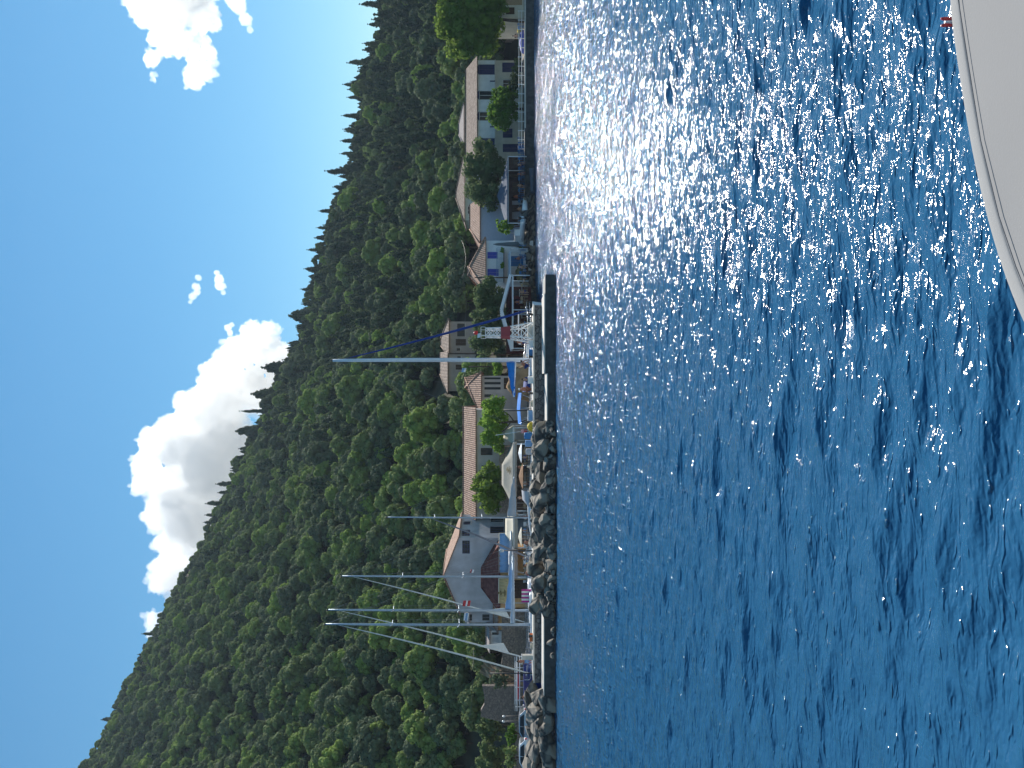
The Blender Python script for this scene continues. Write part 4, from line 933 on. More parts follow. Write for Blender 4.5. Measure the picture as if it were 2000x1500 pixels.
bA = sailboat('white sailboat with a blue furled headsail and bright blue boom cover, bow to the right', 703, 75, .0, 12.6, Z_(650, 75), CLOTH_N, CLOTH_B, mastm=ALU_W, mast_r=.22, boom=3.6, J=4.9, bimini=(CLOTH_B, -6.2, -3.2, 2.75), hood=CLOTH_N, boomz=3.2, furl_r=.11, furl_top=.965)
bB = sailboat('sailboat with a thin dark mast moored behind the boulders, bow to the left', 1011, 79, PI, 11.5, Z_(757, 79), mat('furl_grey', (.22, .22, .25), .7), CLOTH_G, mast_r=.09, boom=4.2, J=4.1, boomz=3.1, hood=CLOTH_G, furl_top=.74)
bC = sailboat('sailboat with a slim grey mast and small red flag, third from the left', 1126, 81, PI, 12.5, Z_(668, 81), CLOTH_W, CLOTH_G, mast_r=.11, boom=4.8, J=4.9, boomz=3.4, ch=.5, furl_tri=True, furl_r=.075, furl_top=.95, stripe=CLOTH_N)
bD = sailboat('sailboat with a grey mast and cream furled headsail, second from the left', 1192, 77.6, PI, 12.8, Z_(641, 77.6), CLOTH_W, CLOTH_SK, mast_r=.12, boom=5.0, J=4.9, boomz=3.3, furl_tri=True, furl_r=.075, furl_top=.955, stripe=CLOTH_N)
bE = sailboat('white sailboat with the tallest grey mast and a long pale boom, leftmost yacht', 1220, 73.6, PI, 13.2, Z_(636, 73.6), CLOTH_W, mat('cover_pale_blue', (.42, .50, .60), .8), mast_r=.125, boom=6.6, J=4.7, boomz=3.32, ch=.42, furl_r=.08, furl_top=.95, stripe=CLOTH_SK)
# ------------------------------------------------------------------ small boats
def dinghy(name, label, py, px, D, rz, L, hm, cat='boat', cabin=False, outboard=True, z=None, motor=True):
    z = Z_(px, D) if z is None else z
    e = empty(name, (X_(py, D), D, z), rz, label, cat); n = 9; V = []
    for i in range(n+1):
        t = i/n; x = -L/2 + L*t; b = L*.19*(1 - max(0, (t-.4)/.6)**2.2)*(.85+.15*min(1, t*3)); f = .55+.22*t*t
        V += [(x, 0, -.15*(1-t)), (x, b*.8, .1), (x, b, f), (x, b-.07, f), (x, b*.7, .18), (x, 0, .12), (x, -b*.7, .18), (x, -b+.07, f), (x, -b, f), (x, -b*.8, .1)]
    mb = MB(); mb.add(V, [(i*10+j, (i+1)*10+j, (i+1)*10+(j+1) % 10, i*10+(j+1) % 10) for i in range(n) for j in range(10)] + [tuple(range(10))], True); mb.build('hull', hm, e)
    for t in (.3, .6): mb = MB(); b = L*.16; mb.box(-L/2+L*t-.13, -L/2+L*t+.13, -b, b, .36, .41); mb.build('seat', WOODL, e)
    if motor: mb = MB(); mb.box(-L/2-.32, -L/2-.02, -.14, .14, .45, .85); mb.box(-L/2-.22, -L/2-.12, -.05, .05, -.2, .45); mb.build('outboard_motor', BLACK, e)
    if cabin:
        mb = MB(); b = L*.14; mb.slab([(-L*.02, -b, .5), (L*.24, -b*.7, .5), (L*.24, b*.7, .5), (-L*.02, b, .5)], .75); c = mb.build('cabin', WHITE, e)
        mb = MB(); mb.box(-L*.04, L*.18, -b*.9, b*.9, 1.27, 1.33); mb.build('cabin_roof', WHITE, c)
        mb = MB(); mb.box(0, L*.15, -b-.012, -b+.02, .85, 1.12); mb.build('cabin_window', GLASS, c)
    return e
dinghy('fishing_boat', 'white fishing boat with a small cabin on the pale rocks by the closed parasol', 455, 1024, 103.5, PI*.72, 4.6, GEL, cabin=True)
dinghy('rowing_boat', 'dark rowing boat moored below the grey-blue pyramid awning', 352, 1041, 103.6, .1, 3.4, mat('hull_slate', (.06, .08, .11), .5), z=.05)
dinghy('motor_dinghy', 'small white motor dinghy on the rocks right of the cabin boat', 402, 1030, 103, PI+1.0, 3.2, GEL)
# rubber tender on the leftmost yacht's bow side
def workboat():
    D = 75.5; e = empty('work_boat', (X_(1336, D), D, 0), PI, 'blue hulled work boat with white side hoops and a roof rack, left of the yachts', 'boat')
    L = 4.2; mb = MB(); V = []; n = 8
    for i in range(n+1):
        t = i/n; x = -L/2+L*t; b = 1.1*(1-max(0, (t-.75)/.25)**2*.6); V += [(x, 0, -.3), (x, b*.85, .1), (x, b, 2.35), (x, -b, 2.35), (x, -b*.85, .1)]
    mb.add(V, [(i*5+j, (i+1)*5+j, (i+1)*5+(j+1) % 5, i*5+(j+1) % 5) for i in range(n) for j in range(5)] + [(4, 3, 2, 1, 0), tuple(n*5+j for j in range(5))]); hl = mb.build('hull', BLUEH, e)
    for x0 in (-1.2, 1.25):
        mb = MB(); mb.tube([(x0-.35, 1.14, 2.3), (x0-.34, 1.15, 1.85), (x0-.2, 1.16, 1.72), (x0+.2, 1.16, 1.72), (x0+.34, 1.15, 1.85), (x0+.35, 1.14, 2.3)], .035, 6); mb.build('side_hoop', FRAME_W, hl)
    mb = MB()
    for z, r in ((2.75, .035), (3.02, .06), (3.2, .03)):
        for sg in (1, -1): mb.tube([(-L/2-.3, sg*.8, z), (L/2+.2, sg*.8, z)], r, 6)
    for x in (-1.9, 0, 1.9):
        for sg in (1, -1): mb.tube([(x, sg*.8, 2.3), (x, sg*.8, 3.2)], .03, 6)
    mb.build('roof_rack', FRAME_W, e)
    return e
workboat()
D = 75.5; c = empty('canoe', (X_(1338, D), D-.2, 2.86), 0, 'slim red and white canoe lying on the rack of the blue work boat', 'canoe')
mb = MB(); n = 10; V = []
for i in range(n+1):
    t = i/n*2-1; w = .2*(1-t*t)**.7+.01; V += [(t*1.35, -w, .06), (t*1.35, 0, -.08+.05*abs(t)), (t*1.35, w, .06), (t*1.35, 0, .14)]
mb.add(V, [(i*4+j, (i+1)*4+j, (i+1)*4+(j+1) % 4, i*4+(j+1) % 4) for i in range(n) for j in range(4)], True); mb.build('hull', RED, c)
mb = MB(); mb.lathe([(.16, 0), (.2, .03), (.16, .06)], 10, (.3, 0, .12)); mb.build('seat_rim', WHITE, c)
# ------------------------------------------------------------------ lamp posts and poles
def lamp_post(label, py, D, ztop, r=.06, arm=True, z0=LAND, ls=1.0):
    e = empty('lamp_post', (X_(py, D), D, z0), 0, label, 'lamp post'); H = ztop - z0
    mb = MB(); mb.tube([(0, 0, -.3), (0, 0, .3), (0, 0, H)], [r*1.5, r, r*.8], 8); mb.build('post', BLACK, e)
    if arm:
        mb = MB(); mb.lathe([(.03*ls, 0), (.17*ls, .1*ls), (.22*ls, .42*ls), (.20*ls, .46*ls), (.001, .62*ls)], 10, (0, 0, H)); mb.build('lantern', mat('lantern_glass', (.55, .58, .6), .2), e)
    return e
lamp_post('black lamp post with a glass lantern rising from the boulders below the gabled house', 1075.5, 70.5, Z_(985, 70.5), z0=1.1, ls=.8)
lamp_post('black lamp post at the left end of the breakwater beside the blue work boat', 1315, 70.5, Z_(957, 70.5), z0=1.68, arm=False)
lamp_post('black lamp post on the breakwater in front of the blue and white bimini', 802, 70.5, Z_(985, 70.5), z0=1.68, arm=False)
lamp_post('black post with a white lantern beside the road, right of the nearer pair', 1399, 80, Z_(988, 80), ls=.6)
lamp_post('black post with a white lantern beside the road, left of the nearer pair', 1409, 79, Z_(987, 79), ls=.6)
def pole(label, py, D, ztop, z0, m=None, r=.11):
    o = MB().tube([(0, 0, -.5), (0, 0, ztop-z0)], [r, r*.7], 8).build('utility_pole', m or WOODD); o.location = (X_(py, D), D, z0); return tag(o, label, 'pole')
pole('dark wooden utility pole in front of the left edge of the blue shuttered house', 542, 102.5, Z_(927, 102.5), LAND)
pole('dark utility pole rising above the shed left of the masts', 1312, 87, Z_(955, 87), LAND)
pole('thin dark pole between the brown house and the bright green sapling', 716, 112, Z_(915, 112), LAND)
wires = MB()
def wire(label, pts):
    mb = MB(); P3 = [P(*p) for p in pts]; out = []
    for a, b in zip(P3, P3[1:]):
        for k in range(9): t = k/8; q = a.lerp(b, t); q.z -= .5*4*t*(1-t); out.append(q)
    return tag(mb.tube(out, .02, 4, caps=False).build('overhead_wire', BLACK), label, 'wire')
wire('thin overhead wire strung across the dark trees above the blue shuttered house', [(902, 470, 112), (903, 542, 103), (905, 640, 125)])
wire('thin overhead wire strung across the dark wood above the ruined wall', [(912, 1230, 100), (921, 1312, 88), (906, 1440, 98)])

def motorboat():
    D = 79.0; e = empty('motor_boat', (X_(656, D), D, 0), PI*.93, 'white motor boat with dark windscreen and rails behind the beacon', 'boat')
    L = 5.6; n = 10; V = []
    for i in range(n+1):
        t = i/n; x = -L/2+L*t; b = 1.25*(1-max(0, (t-.45)/.55)**2.2); f = 1.25+.45*t*t; V += [(x, 0, -.4), (x, b*.8, 0), (x, b, f), (x, -b, f), (x, -b*.8, 0)]
    mb = MB(); mb.add(V, [(i*5+j, (i+1)*5+j, (i+1)*5+(j+1) % 5, i*5+(j+1) % 5) for i in range(n) for j in range(5)] + [(4, 3, 2, 1, 0)]); mb.build('hull', GEL, e)
    mb = MB(); mb.slab([(-1.0, -.85, 1.4), (2.1, -.5, 1.55), (2.1, .5, 1.55), (-1.0, .85, 1.4)], .45, (0, 0, 1)); c = mb.build('cabin', GEL, e)
    mb = MB(); mb.slab([(.7, -.75, 1.95), (.7, .75, 1.95), (0, .7, 2.6), (0, -.7, 2.6)], .03); mb.build('windscreen', GLASS, c)
    mb = MB(); mb.box(-2.4, .05, -.95, .95, 2.75, 2.82); mb.build('sun_top', CLOTH_G, e)
    mb = MB()
    for x in (-2.3, 0):
        for sg in (1, -1): mb.tube([(x, sg*.9, 1.3), (x, sg*.9, 2.76)], .022, 5)
    mb.tube([(-.5, 1.1, 2.0), (1.8, .9, 2.15), (2.9, .05, 2.3), (1.8, -.9, 2.15), (-.5, -1.1, 2.0)], .022, 5)
    for x, y, z in ((-.5, 1.1, 2.0), (.8, 1.0, 2.07), (1.8, .9, 2.15), (2.5, .5, 2.23)):
        for sg in (1, -1): mb.tube([(x, sg*y, 1.4), (x, sg*y, z)], .018, 5)
    mb.build('guard_rails', STEEL, e)
    for k, x in enumerate((-1.4, .6)): mb = MB(); mb.tube([(x, 1.35, .35), (x, 1.35, .5), (x, 1.35, .95), (x, 1.35, 1.1)], [.04, .13, .13, .04], 8); mb.build('fender', WHITE if k else CLOTH_N, e)
motorboat()
# odds and ends lying along the breakwater top
rng = random.Random(77)
def box_thing(name, label, cat, py, D, w, h, m, z=1.70):
    e = empty(name, (X_(py, D), D, z), rng.uniform(-.3, .3), label, cat); mb = MB(); mb.box(-w/2, w/2, -.22, .22, 0, h); mb.build('box', m, e); mb = MB(); mb.box(-w/2-.02, w/2+.02, -.24, .24, h+.002, h+.05); mb.build('lid', FRAME_W, e)
box_thing('fish_crate', 'white fish crate at the foot of the beacon', 'crate', 672, 69.4, .6, .3, FRAME_W)
box_thing('fish_crate', 'blue fish crate between the beacon and the white mast', 'crate', 690, 69.6, .7, .35, BLUEP)
box_thing('cool_box', 'white cool box by the shirtless person in the cap', 'cool box', 742, 69.5, .6, .38, WHITE)
box_thing('storage_chest', 'grey-blue storage chest beside the lamp post under the blue bimini', 'chest', 812, 69.8, .9, .4, CLOTH_SK)
box_thing('fish_crate', 'orange fish crate on the quay left of the leftmost yacht mast', 'crate', 1245, 69.6, .6, .3, ORANGE)
box_thing('power_box', 'pale service box on the breakwater by the bow of the leftmost yacht', 'service box', 1283, 69.9, .4, .95, CONC_L)
for py, lab in ((788, 'coiled mooring rope on the breakwater under the blue bimini'), (1262, 'coiled mooring rope on the breakwater below the bow of the leftmost yacht')):
    mb = MB(); 
    for k in range(4): mb.tube([(.3*math.cos(a)*(1-.1*k), .3*math.sin(a)*(1-.1*k), .04+.05*k) for a in np.linspace(0, 2*PI, 17)], .03, 5, caps=False)
    o = mb.build('rope_coil', mat('rope_pale', (.55, .50, .40), .9)); o.location = (X_(py, 69.3), 69.3, 1.70); tag(o, lab, 'rope')
# ------------------------------------------------------------------ awnings, umbrellas, furniture
def tent(label, yl, yr, D0, D1, eave, apex, m, ridge=.25, val=.35, vm=None, posts=True, name='awning', group=None, flat=0.0, valpx=None):
    """pyramid or hip canopy between photo rows yl (left) and yr (right), at depths D0..D1"""
    xa, xb = X_(yl, D0), X_(yr, D0); cx = (xa+xb)/2; w = xb-xa; d = D1-D0
    ze, za = Z_(eave, D0), Z_(apex, (D0+D1)/2)
    e = empty(name, (cx, D0, LAND), 0, label, 'awning', group); ze -= LAND; za -= LAND
    r = w*ridge/2; c = [(-w/2, 0, ze), (w/2, 0, ze), (w/2, d, ze), (-w/2, d, ze)]; A, B = (-r, d/2, za), (r, d/2, za)
    def sag(P0, P1, P2, P3, n=6):                                   # slack cloth between four corners
        V = []
        for i in range(n+1):
            for j in range(n+1):
                u, v = i/n, j/n; p = (Vector(P0).lerp(Vector(P1), u)).lerp(Vector(P3).lerp(Vector(P2), u), v); p.z -= .16*math.sin(math.pi*v)*(1-.3*abs(2*u-1)); V.append(p)
        return V, [(i*(n+1)+j, (i+1)*(n+1)+j, (i+1)*(n+1)+j+1, i*(n+1)+j+1) for i in range(n) for j in range(n)]
    mb = MB()
    for q in ((c[0], c[1], B, A), (c[1], c[2], B, B), (c[2], c[3], A, B), (c[3], c[0], A, A)): V, F = sag(*q); mb.add(V, F, True)
    cn = mb.build('canopy', m, e); md = cn.modifiers.new('t', 'SOLIDIFY'); md.thickness = .03
    if val:
        mb = MB(); n = max(4, int(w/.5))
        for a, b in ((c[0], c[1]), (c[1], c[2]), (c[3], c[0])):
            k = n if a[1] == b[1] else 8
            for i in range(k):
                p, q = Vector(a).lerp(Vector(b), i/k), Vector(a).lerp(Vector(b), (i+1)/k); mdp = (p+q)/2
                mb.add([p+Vector((0, -.02, .01)), p+Vector((0, -.02, -val)), mdp+Vector((0, -.02, -val*1.12)), q+Vector((0, -.02, -val)), q+Vector((0, -.02, .01))], [(0, 1, 2, 3, 4)])
        vo = mb.build('valance', vm or m, cn); md = vo.modifiers.new('t', 'SOLIDIFY'); md.thickness = .02
    if posts:
        for x, y in ((-w/2+.1, .1), (w/2-.1, .1), (w/2-.1, d-.1), (-w/2+.1, d-.1)): mb = MB(); mb.tube([(x, y, -.1), (x, y, ze)], .06, 8); mb.build('post', FRAME_W, e)
        mb = MB()
        for a, b in zip(c, c[1:]+c[:1]): mb.bar(Vector(a)-Vector((0, 0, .05)), Vector(b)-Vector((0, 0, .05)), .05)
        mb.build('frame', FRAME_W, e)
    return e
tent('grey-blue pyramid awning over the waterside terrace below the feathery tree', 437, 304, 103.5, 110.5, 992, 971, mat('canvas_blue_grey', (.10, .12, .16), .85), ridge=.02, val=0)
t1 = tent('large tan hip awning with a small brown tree emblem, before the long cream house', 1000, 866, 80.5, 86, 1003, 980, CLOTH_T, ridge=.3, val=.32)
mb = MB(); cx = (X_(1000, 80.5)+X_(866, 80.5))/2                   # brown emblem on the front slope
def emblem(parent, x, y, z, s, nrm_t, m):
    mb = MB(); up = Vector((0, nrm_t[0], nrm_t[1])).normalized(); rt = Vector((1, 0, 0)); nn = rt.cross(up)
    O = Vector((x, y, z)) + nn*.04
    for (a, b, w, h) in ((-.5, 0, 1.0, .10), (-.05, .1, .10, .75), (-.32, .45, .28, .2), (.08, .5, .26, .2), (-.14, .82, .3, .16), (-.35, -.16, .7, .08)):
        q = [O + rt*a*s + up*b*s, O + rt*(a+w)*s + up*b*s, O + rt*(a+w)*s + up*(b+h)*s, O + rt*a*s + up*(b+h)*s]; mb.slab(q, .01, -nn if nn.y > 0 else nn)
    return mb.build('emblem', m, parent)
BROWNM = mat('emblem_brown', (.16, .13, .06), .8)
emblem(t1, .65, .95, Z_(996.5, 81.5)-LAND, .9, (2.7, 1.15), BROWNM)
tent('cream sunlit awning at the right of the tan awning', 868, 834, 84, 88, 1002, 983, CLOTH_C, ridge=.4, val=.2)
tent('cream and white awning left of the tan awning, below the red-roofed corner', 1072, 1004, 80.5, 85.5, 1003, 987, CLOTH_C, ridge=.5, val=.42, vm=CLOTH_T)
tent('low brown-edged awning beside the lamp post on the boulders', 1130, 1074, 80, 84, 1001, 993, CLOTH_G, ridge=.6, val=.5, vm=mat('canvas_brown', (.30, .25, .22), .85))
def gable_tent(label, yl, ym, yr, D, dep, pl, pm, pr):
    a, m_, b = (X_(yl, D), Z_(pl, D)), (X_(ym, D), Z_(pm, D)), (X_(yr, D), Z_(pr, D)); e = empty('awning', (m_[0], D, LAND), 0, label, 'awning')
    q = [(x-m_[0], z-LAND) for x, z in (a, m_, b)]; mb = MB()
    for (xa, za), (xb, zb) in ((q[0], q[1]), (q[1], q[2])): mb.slab([(xa, .1, za-.14), (xb, .1, zb-.14), (xb, dep, zb-.14), (xa, dep, za-.14)], .03)
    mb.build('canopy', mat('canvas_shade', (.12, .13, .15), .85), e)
    for y in (0, dep):
        for (xa, za), (xb, zb) in ((q[0], q[1]), (q[1], q[2])): mb = MB(); mb.bar((xa, y, za-.12), (xb, y, zb-.12), .12, .36); mb.build('rafter', FRAME_W, e)
        mb = MB(); mb.bar((q[0][0], y+.01, q[0][1]-.16), (q[2][0], y+.01, q[0][1]-.16), .08, .14); mb.build('tie_beam', FRAME_W, e)
        for x in (q[0][0]+.1, q[1][0], q[2][0]-.1): mb = MB(); mb.tube([(x, y+.1, -.1), (x, y+.1, q[0][1]-.2)], .06, 8); mb.build('post', FRAME_W, e)
gable_tent('white gabled awning frame above the terrace behind the end of the breakwater', 682, 605, 536, 91, 5, 999, 977, 995)
tent('grey flat awning along the front of the blue shuttered house', 560, 484, 99.5, 102.5, 996, 993, CLOTH_G, ridge=.8, val=.12)
def curtain(label, yl, yr, D, top, bot, m, name='screen', cat='screen', scallop=0.0, trim=None):
    e = empty(name, (X_((yl+yr)/2, D), D, LAND), 0, label, cat); w = X_(yr, D)-X_(yl, D); zt, zb = Z_(top, D)-LAND, Z_(bot, D)-LAND; mb = MB(); n = 28; V = []
    for i in range(n+1):
        x = -w/2+w*i/n; y = .05*math.sin(i*1.7); V += [(x, y, zt), (x, y, zb + scallop*abs(math.sin(i*math.pi/4)))]
    mb.add(V, [(i*2, i*2+1, i*2+3, i*2+2) for i in range(n)], True); o = mb.build('cloth', m, e); md = o.modifiers.new('t', 'SOLIDIFY'); md.thickness = .02
    mb = MB()
    for x in (-w/2, w/2): mb.tube([(x, .06, -.1), (x, .06, zt+.05)], .05, 8)
    mb.tube([(-w/2, .06, zt+.05), (w/2, .06, zt+.05)], .05, 8); mb.build('frame', trim or CLOTH_C, e); return e
ck = curtain('khaki roll-down awning curtain with a brown emblem and a small window, below the maroon roof', 1178, 1130, 82, 975, 1006, CLOTH_K, 'awning_curtain', 'awning', .12)
emblem(ck, -.2, -.06, Z_(986, 82)-LAND, .75, (0, 1), BROWNM)
mb = MB(); w2 = .85; mb.box(-w2-.25, w2-.25, -.09, -.07, Z_(1004, 82)-LAND, Z_(993, 82)-LAND); o = mb.build('window_panel', FRAME_W, ck)
for sg in (-1, 1): mb = MB(); mb.box(-.25+sg*.42-.36, -.25+sg*.42+.36, -.105, -.092, Z_(1003, 82)-LAND, Z_(994, 82)-LAND); mb.build('pane', GLASS, o)
curtain('sky-blue side screen under the gabled house between the awnings', 1118, 1042, 83.2, 976, 996, CLOTH_SK, 'side_screen', 'screen')
def parasol(label, py, D, top, R_, m, z0=LAND, drop=.32, name='parasol', group=None):
    e = empty(name, (X_(py, D), D, z0), 0, label, 'parasol', group); H = Z_(top, D) - z0; mb = MB(); n = 8; V = [(0, 0, H)]
    for k, (rr, zz) in enumerate(((.5, -drop*.42), (1, -drop))):
        V += [(R_*rr*math.cos(2*PI*j/n), R_*rr*math.sin(2*PI*j/n), H+zz) for j in range(n)]
    mb.add(V, [(0, 1+j, 1+(j+1) % n) for j in range(n)] + [(1+j, 9+j, 9+(j+1) % n, 1+(j+1) % n) for j in range(n)]); o = mb.build('canopy', m, e); md = o.modifiers.new('t', 'SOLIDIFY'); md.thickness = .03
    mb = MB(); mb.tube([(0, 0, 0), (0, 0, H-.02)], .03, 8); mb.build('pole', WOODL, e)
    mb = MB(); mb.lathe([(.001, .08), (.25, .08), (.28, 0)], 12); mb.build('base', CONC, e); return e
parasol('bright white parasol on the terrace under the tan awning', 885, 78, 1012, 1.0, WHITE, z0=1.3)
parasol('brown parasol with a white edge, left of the bright white parasol', 930, 78, 1013, 1.35, mat('canvas_umber', (.28, .16, .09), .85), z0=1.3, drop=.4)
parasol('white parasol low on the terrace right of the lamp post on the boulders', 1048, 77.5, 1012, 1.0, CLOTH_C, z0=1.3)
# closed parasol
e = empty('closed_parasol', (X_(477, 99.5), 99.5, LAND), 0, 'tall grey closed parasol standing by the white house corner', 'parasol')
mb = MB(); H = Z_(963, 99.5)-LAND; mb.tube([(0, 0, 0), (0, 0, H*.98)], .035, 8); mb.build('pole', STEEL, e)
mb = MB(); mb.tube([(0, 0, H*.22), (0, 0, H*.26), (0, 0, H*.6), (0, 0, H*.9), (0, 0, H)], [.12, .34, .27, .15, .03], 9); mb.build('canopy', mat('canvas_charcoal', (.13, .15, .16), .85), e)
def chair_proto(m):
    e = empty('cafe_chair', (0, 0, 0)); mb = MB(); mb.box(-.21, .21, -.21, .21, .43, .47); mb.build('seat', m, e)
    mb = MB(); mb.slab([(-.21, .19, .62), (.21, .19, .62), (.21, .25, .92), (-.21, .25, .92)], .03); mb.build('backrest', m, e)
    for sx in (-1, 1):
        for sy in (-1, 1): mb = MB(); mb.bar((sx*.19, sy*.19, 0), (sx*.19, sy*.19, .43 if sy < 0 else .92), .035); mb.build('leg', m, e)
    return e
def table_proto(m, topm):
    e = empty('cafe_table', (0, 0, 0)); mb = MB(); mb.box(-.42, .42, -.42, .42, .72, .76); mb.build('tabletop', topm, e)
    for sx in (-1, 1):
        for sy in (-1, 1): mb = MB(); mb.bar((sx*.36, sy*.36, 0), (sx*.36, sy*.36, .72), .045); mb.build('leg', m, e)
    return e
chb, chw, chd = chair_proto(BLUEP), chair_proto(WHITE), chair_proto(WOODL)
tbb, tbw = table_proto(BLUEP, mat('tablecloth_blue', (.25, .42, .60), .8)), table_proto(WOODL, CLOTH_W)
used = set()
def place(proto, x, y, z, rz, label, cat, group):
    if proto.name in used: o = copy_tree(proto)
    else: o = proto; used.add(proto.name)
    o.location = (x, y, z); o.rotation_euler = (0, 0, rz); return tag(o, label, cat, group)
rng = random.Random(21)
def terrace(rows, D, tb, ch, where, z=LAND+.06):
    for i, py in enumerate(rows):
        x = X_(py, D)
        place(tb, x, D, z, 0, 'square cafe table on the terrace ' + where, 'table', 'tables on the terrace ' + where)
        for k, (dx, dy, r) in enumerate(((-.75, 0, PI/2), (.75, 0, -PI/2), (0, -.75, PI))):
            if rng.random() < .8: place(ch, x+dx, D+dy, z, r + rng.uniform(-.3, .3), 'cafe chair at a table on the terrace ' + where, 'chair', 'chairs on the terrace ' + where)
terrace((292, 312, 332, 352, 374, 396, 418), 107.8, tbb, chb, 'below the grey-blue pyramid awning')
terrace((282, 60, 82), 110.5, tbb, chb, 'by the railing of the long white house')
terrace((494, 512, 535), 101, tbb, chb, 'in front of the blue shuttered house')
terrace((560, 585, 615, 645, 668), 94, tbw, chd, 'under the white gabled awning frame')
terrace((880, 905, 930, 958, 985), 81.5, tbw, chd, 'under the tan awning')
terrace((1020, 1045, 1062, 1092, 1118), 81.3, tbw, chw, 'under the awnings by the gabled house')
# striped towel, crates, barrels on the shore
e = empty('striped_towel', (X_(1157, 75), 75, 1.6), 0, 'magenta and white striped towel hung on the guard rail of the yacht', 'towel')
for k in range(7): mb = MB(); x = -.63+k*.18; mb.box(x, x+.18, -1.2-.03, -1.2, .05-.04*(k % 3), 1.0); mb.build('stripe', MAGENTA if k % 2 == 0 else CLOTH_W, e)
def flag(label, py, px, D, w, h, cols, name='flag'):
    e = empty(name, P(px, py, D), 0, label, 'flag'); n = 8
    for (a, b, m) in cols:
        mb = MB(); V = []
        for i in range(n+1): x = w*i/n; y = .08*math.sin(i*1.1)*i/n; V += [(x, y, -h*a - .1*i/n), (x, y, -h*b - .1*i/n)]
        mb.add(V, [(i*2, i*2+1, i*2+3, i*2+2) for i in range(n)], True); o = mb.build('cloth', m, e); o.modifiers.new('t', 'SOLIDIFY').thickness = .015
    return e
flag('small bright red flag with a white spot flying from the spreader of the second yacht', 1184, 903, 77.5, .55, .75, [(0, .4, RED), (.4, .62, WHITE), (.62, 1, RED)])
flag('white pennant with a pale blue field flying from the spreader of the leftmost yacht', 1212, 905, 73.6, .7, .45, [(0, .3, WHITE), (.3, .75, CLOTH_SK), (.75, 1, WHITE)], 'pennant')
flag('tiny red and white flag on the slim mast of the third yacht', 1119, 917, 81, .35, .4, [(0, .5, MAROON), (.5, 1, WHITE)])
flag('small pale blue and white pennant left of the mast with the blue headsail', 727, 901, 75, .4, .4, [(0, .5, CLOTH_SK), (.5, 1, WHITE)], 'pennant')
flag('pink and red flag on a thin staff by the blue barrels', 846, 1017, 74, .35, .55, [(0, .5, mat('pink_cloth', (.7, .38, .42), .7)), (.5, 1, RED)])
st_ = MB().tube([(0, 0, 0), (-.6, 0, 3.9)], .025, 6).build('flag_staff', ALU_W); st_.location = (X_(838, 74), 74, 1.2); tag(st_, 'thin pale staff leaning up in front of the light green tree', 'staff')
def barrel(label, py, D, r, h, m, z=1.68, group=None):
    e = empty('barrel', (X_(py, D), D, z), 0, label, 'barrel', group); mb = MB(); mb.lathe([(.001, 0), (r, 0), (r*1.03, h*.33), (r, h*.35), (r*1.03, h*.66), (r, h*.68), (r, h), (r*.9, h+.02), (.001, h+.02)], 14); mb.build('drum', m, e)
    mb = MB(); mb.lathe([(r*.3, h+.02), (r*.3, h+.06), (.001, h+.06)], 10); mb.build('lid', m, e); return e
barrel('blue drum on the breakwater left of the yellow bundle', 851, 70, .3, .75, BLUEP); barrel('pale blue drum beside the blue drum on the breakwater', 866, 70.2, .3, .65, CLOTH_SK)
barrel('light grey drum on the breakwater at the top of the boulders', 882, 70.1, .28, .6, CLOTH_G)
def lump(name, label, cat, py, D, z, sx, sy, sz, m, seed):
    rr = random.Random(seed); mb = MB(); bm = bmesh.new(); bmesh.ops.create_icosphere(bm, subdivisions=3, radius=1)
    for v in bm.verts: v.co *= 1 + .22*noise.noise(v.co*2+Vector((seed, 0, 0))); v.co = Vector((v.co.x*sx, v.co.y*sy, max(-.35, v.co.z)*sz))
    me = bpy.data.meshes.new(name); bm.to_mesh(me); bm.free(); me.materials.append(m); me.polygons.foreach_set('use_smooth', [True]*len(me.polygons))
    e = empty(name, (X_(py, D), D, z), 0, label, cat); o = obj('bundle', me, e); mb.tube([(-sx*.98, 0, .1*sz), (0, -sy*1.02, .2*sz), (sx*.98, 0, .1*sz)], .02, 5); mb.build('rope', BLACK, e)
lump('fishing_net', 'yellow heap of fishing net on the breakwater edge', 'net', 834, 70, 1.78, .45, .4, .4, YELLOW, 3)
lump('canvas_bag', 'tan canvas bag on the rocks right of the silver car', 'bag', 1378, 71.5, 1.5, .7, .4, .55, mat('bag_tan', (.48, .33, .18), .8), 5)
lump('tarpaulin', 'blue tarpaulin bundle on the quay by the railing at the right', 'tarpaulin', 82, 109.6, 1.5, 1.7, .5, .45, mat('tarp_blue', (.03, .08, .5), .6), 6)
lump('canvas_bag', 'yellow bag on the quay under the big tree at the right', 'bag', 60, 110.5, 1.9, .4, .3, .4, YELLOW, 7)
lump('fishing_net', 'olive heap of fishing net on the pale rocks below the blue shuttered house', 'net', 534, 101, 2.0, 1.2, .6, .7, mat('net_olive', (.20, .19, .10), .9), 8)
lump('hay_pile', 'heap of dry brushwood below the columned house', 'brushwood', 748, 90, LAND, 2.2, 1.2, 2.6, DRYG, 9)
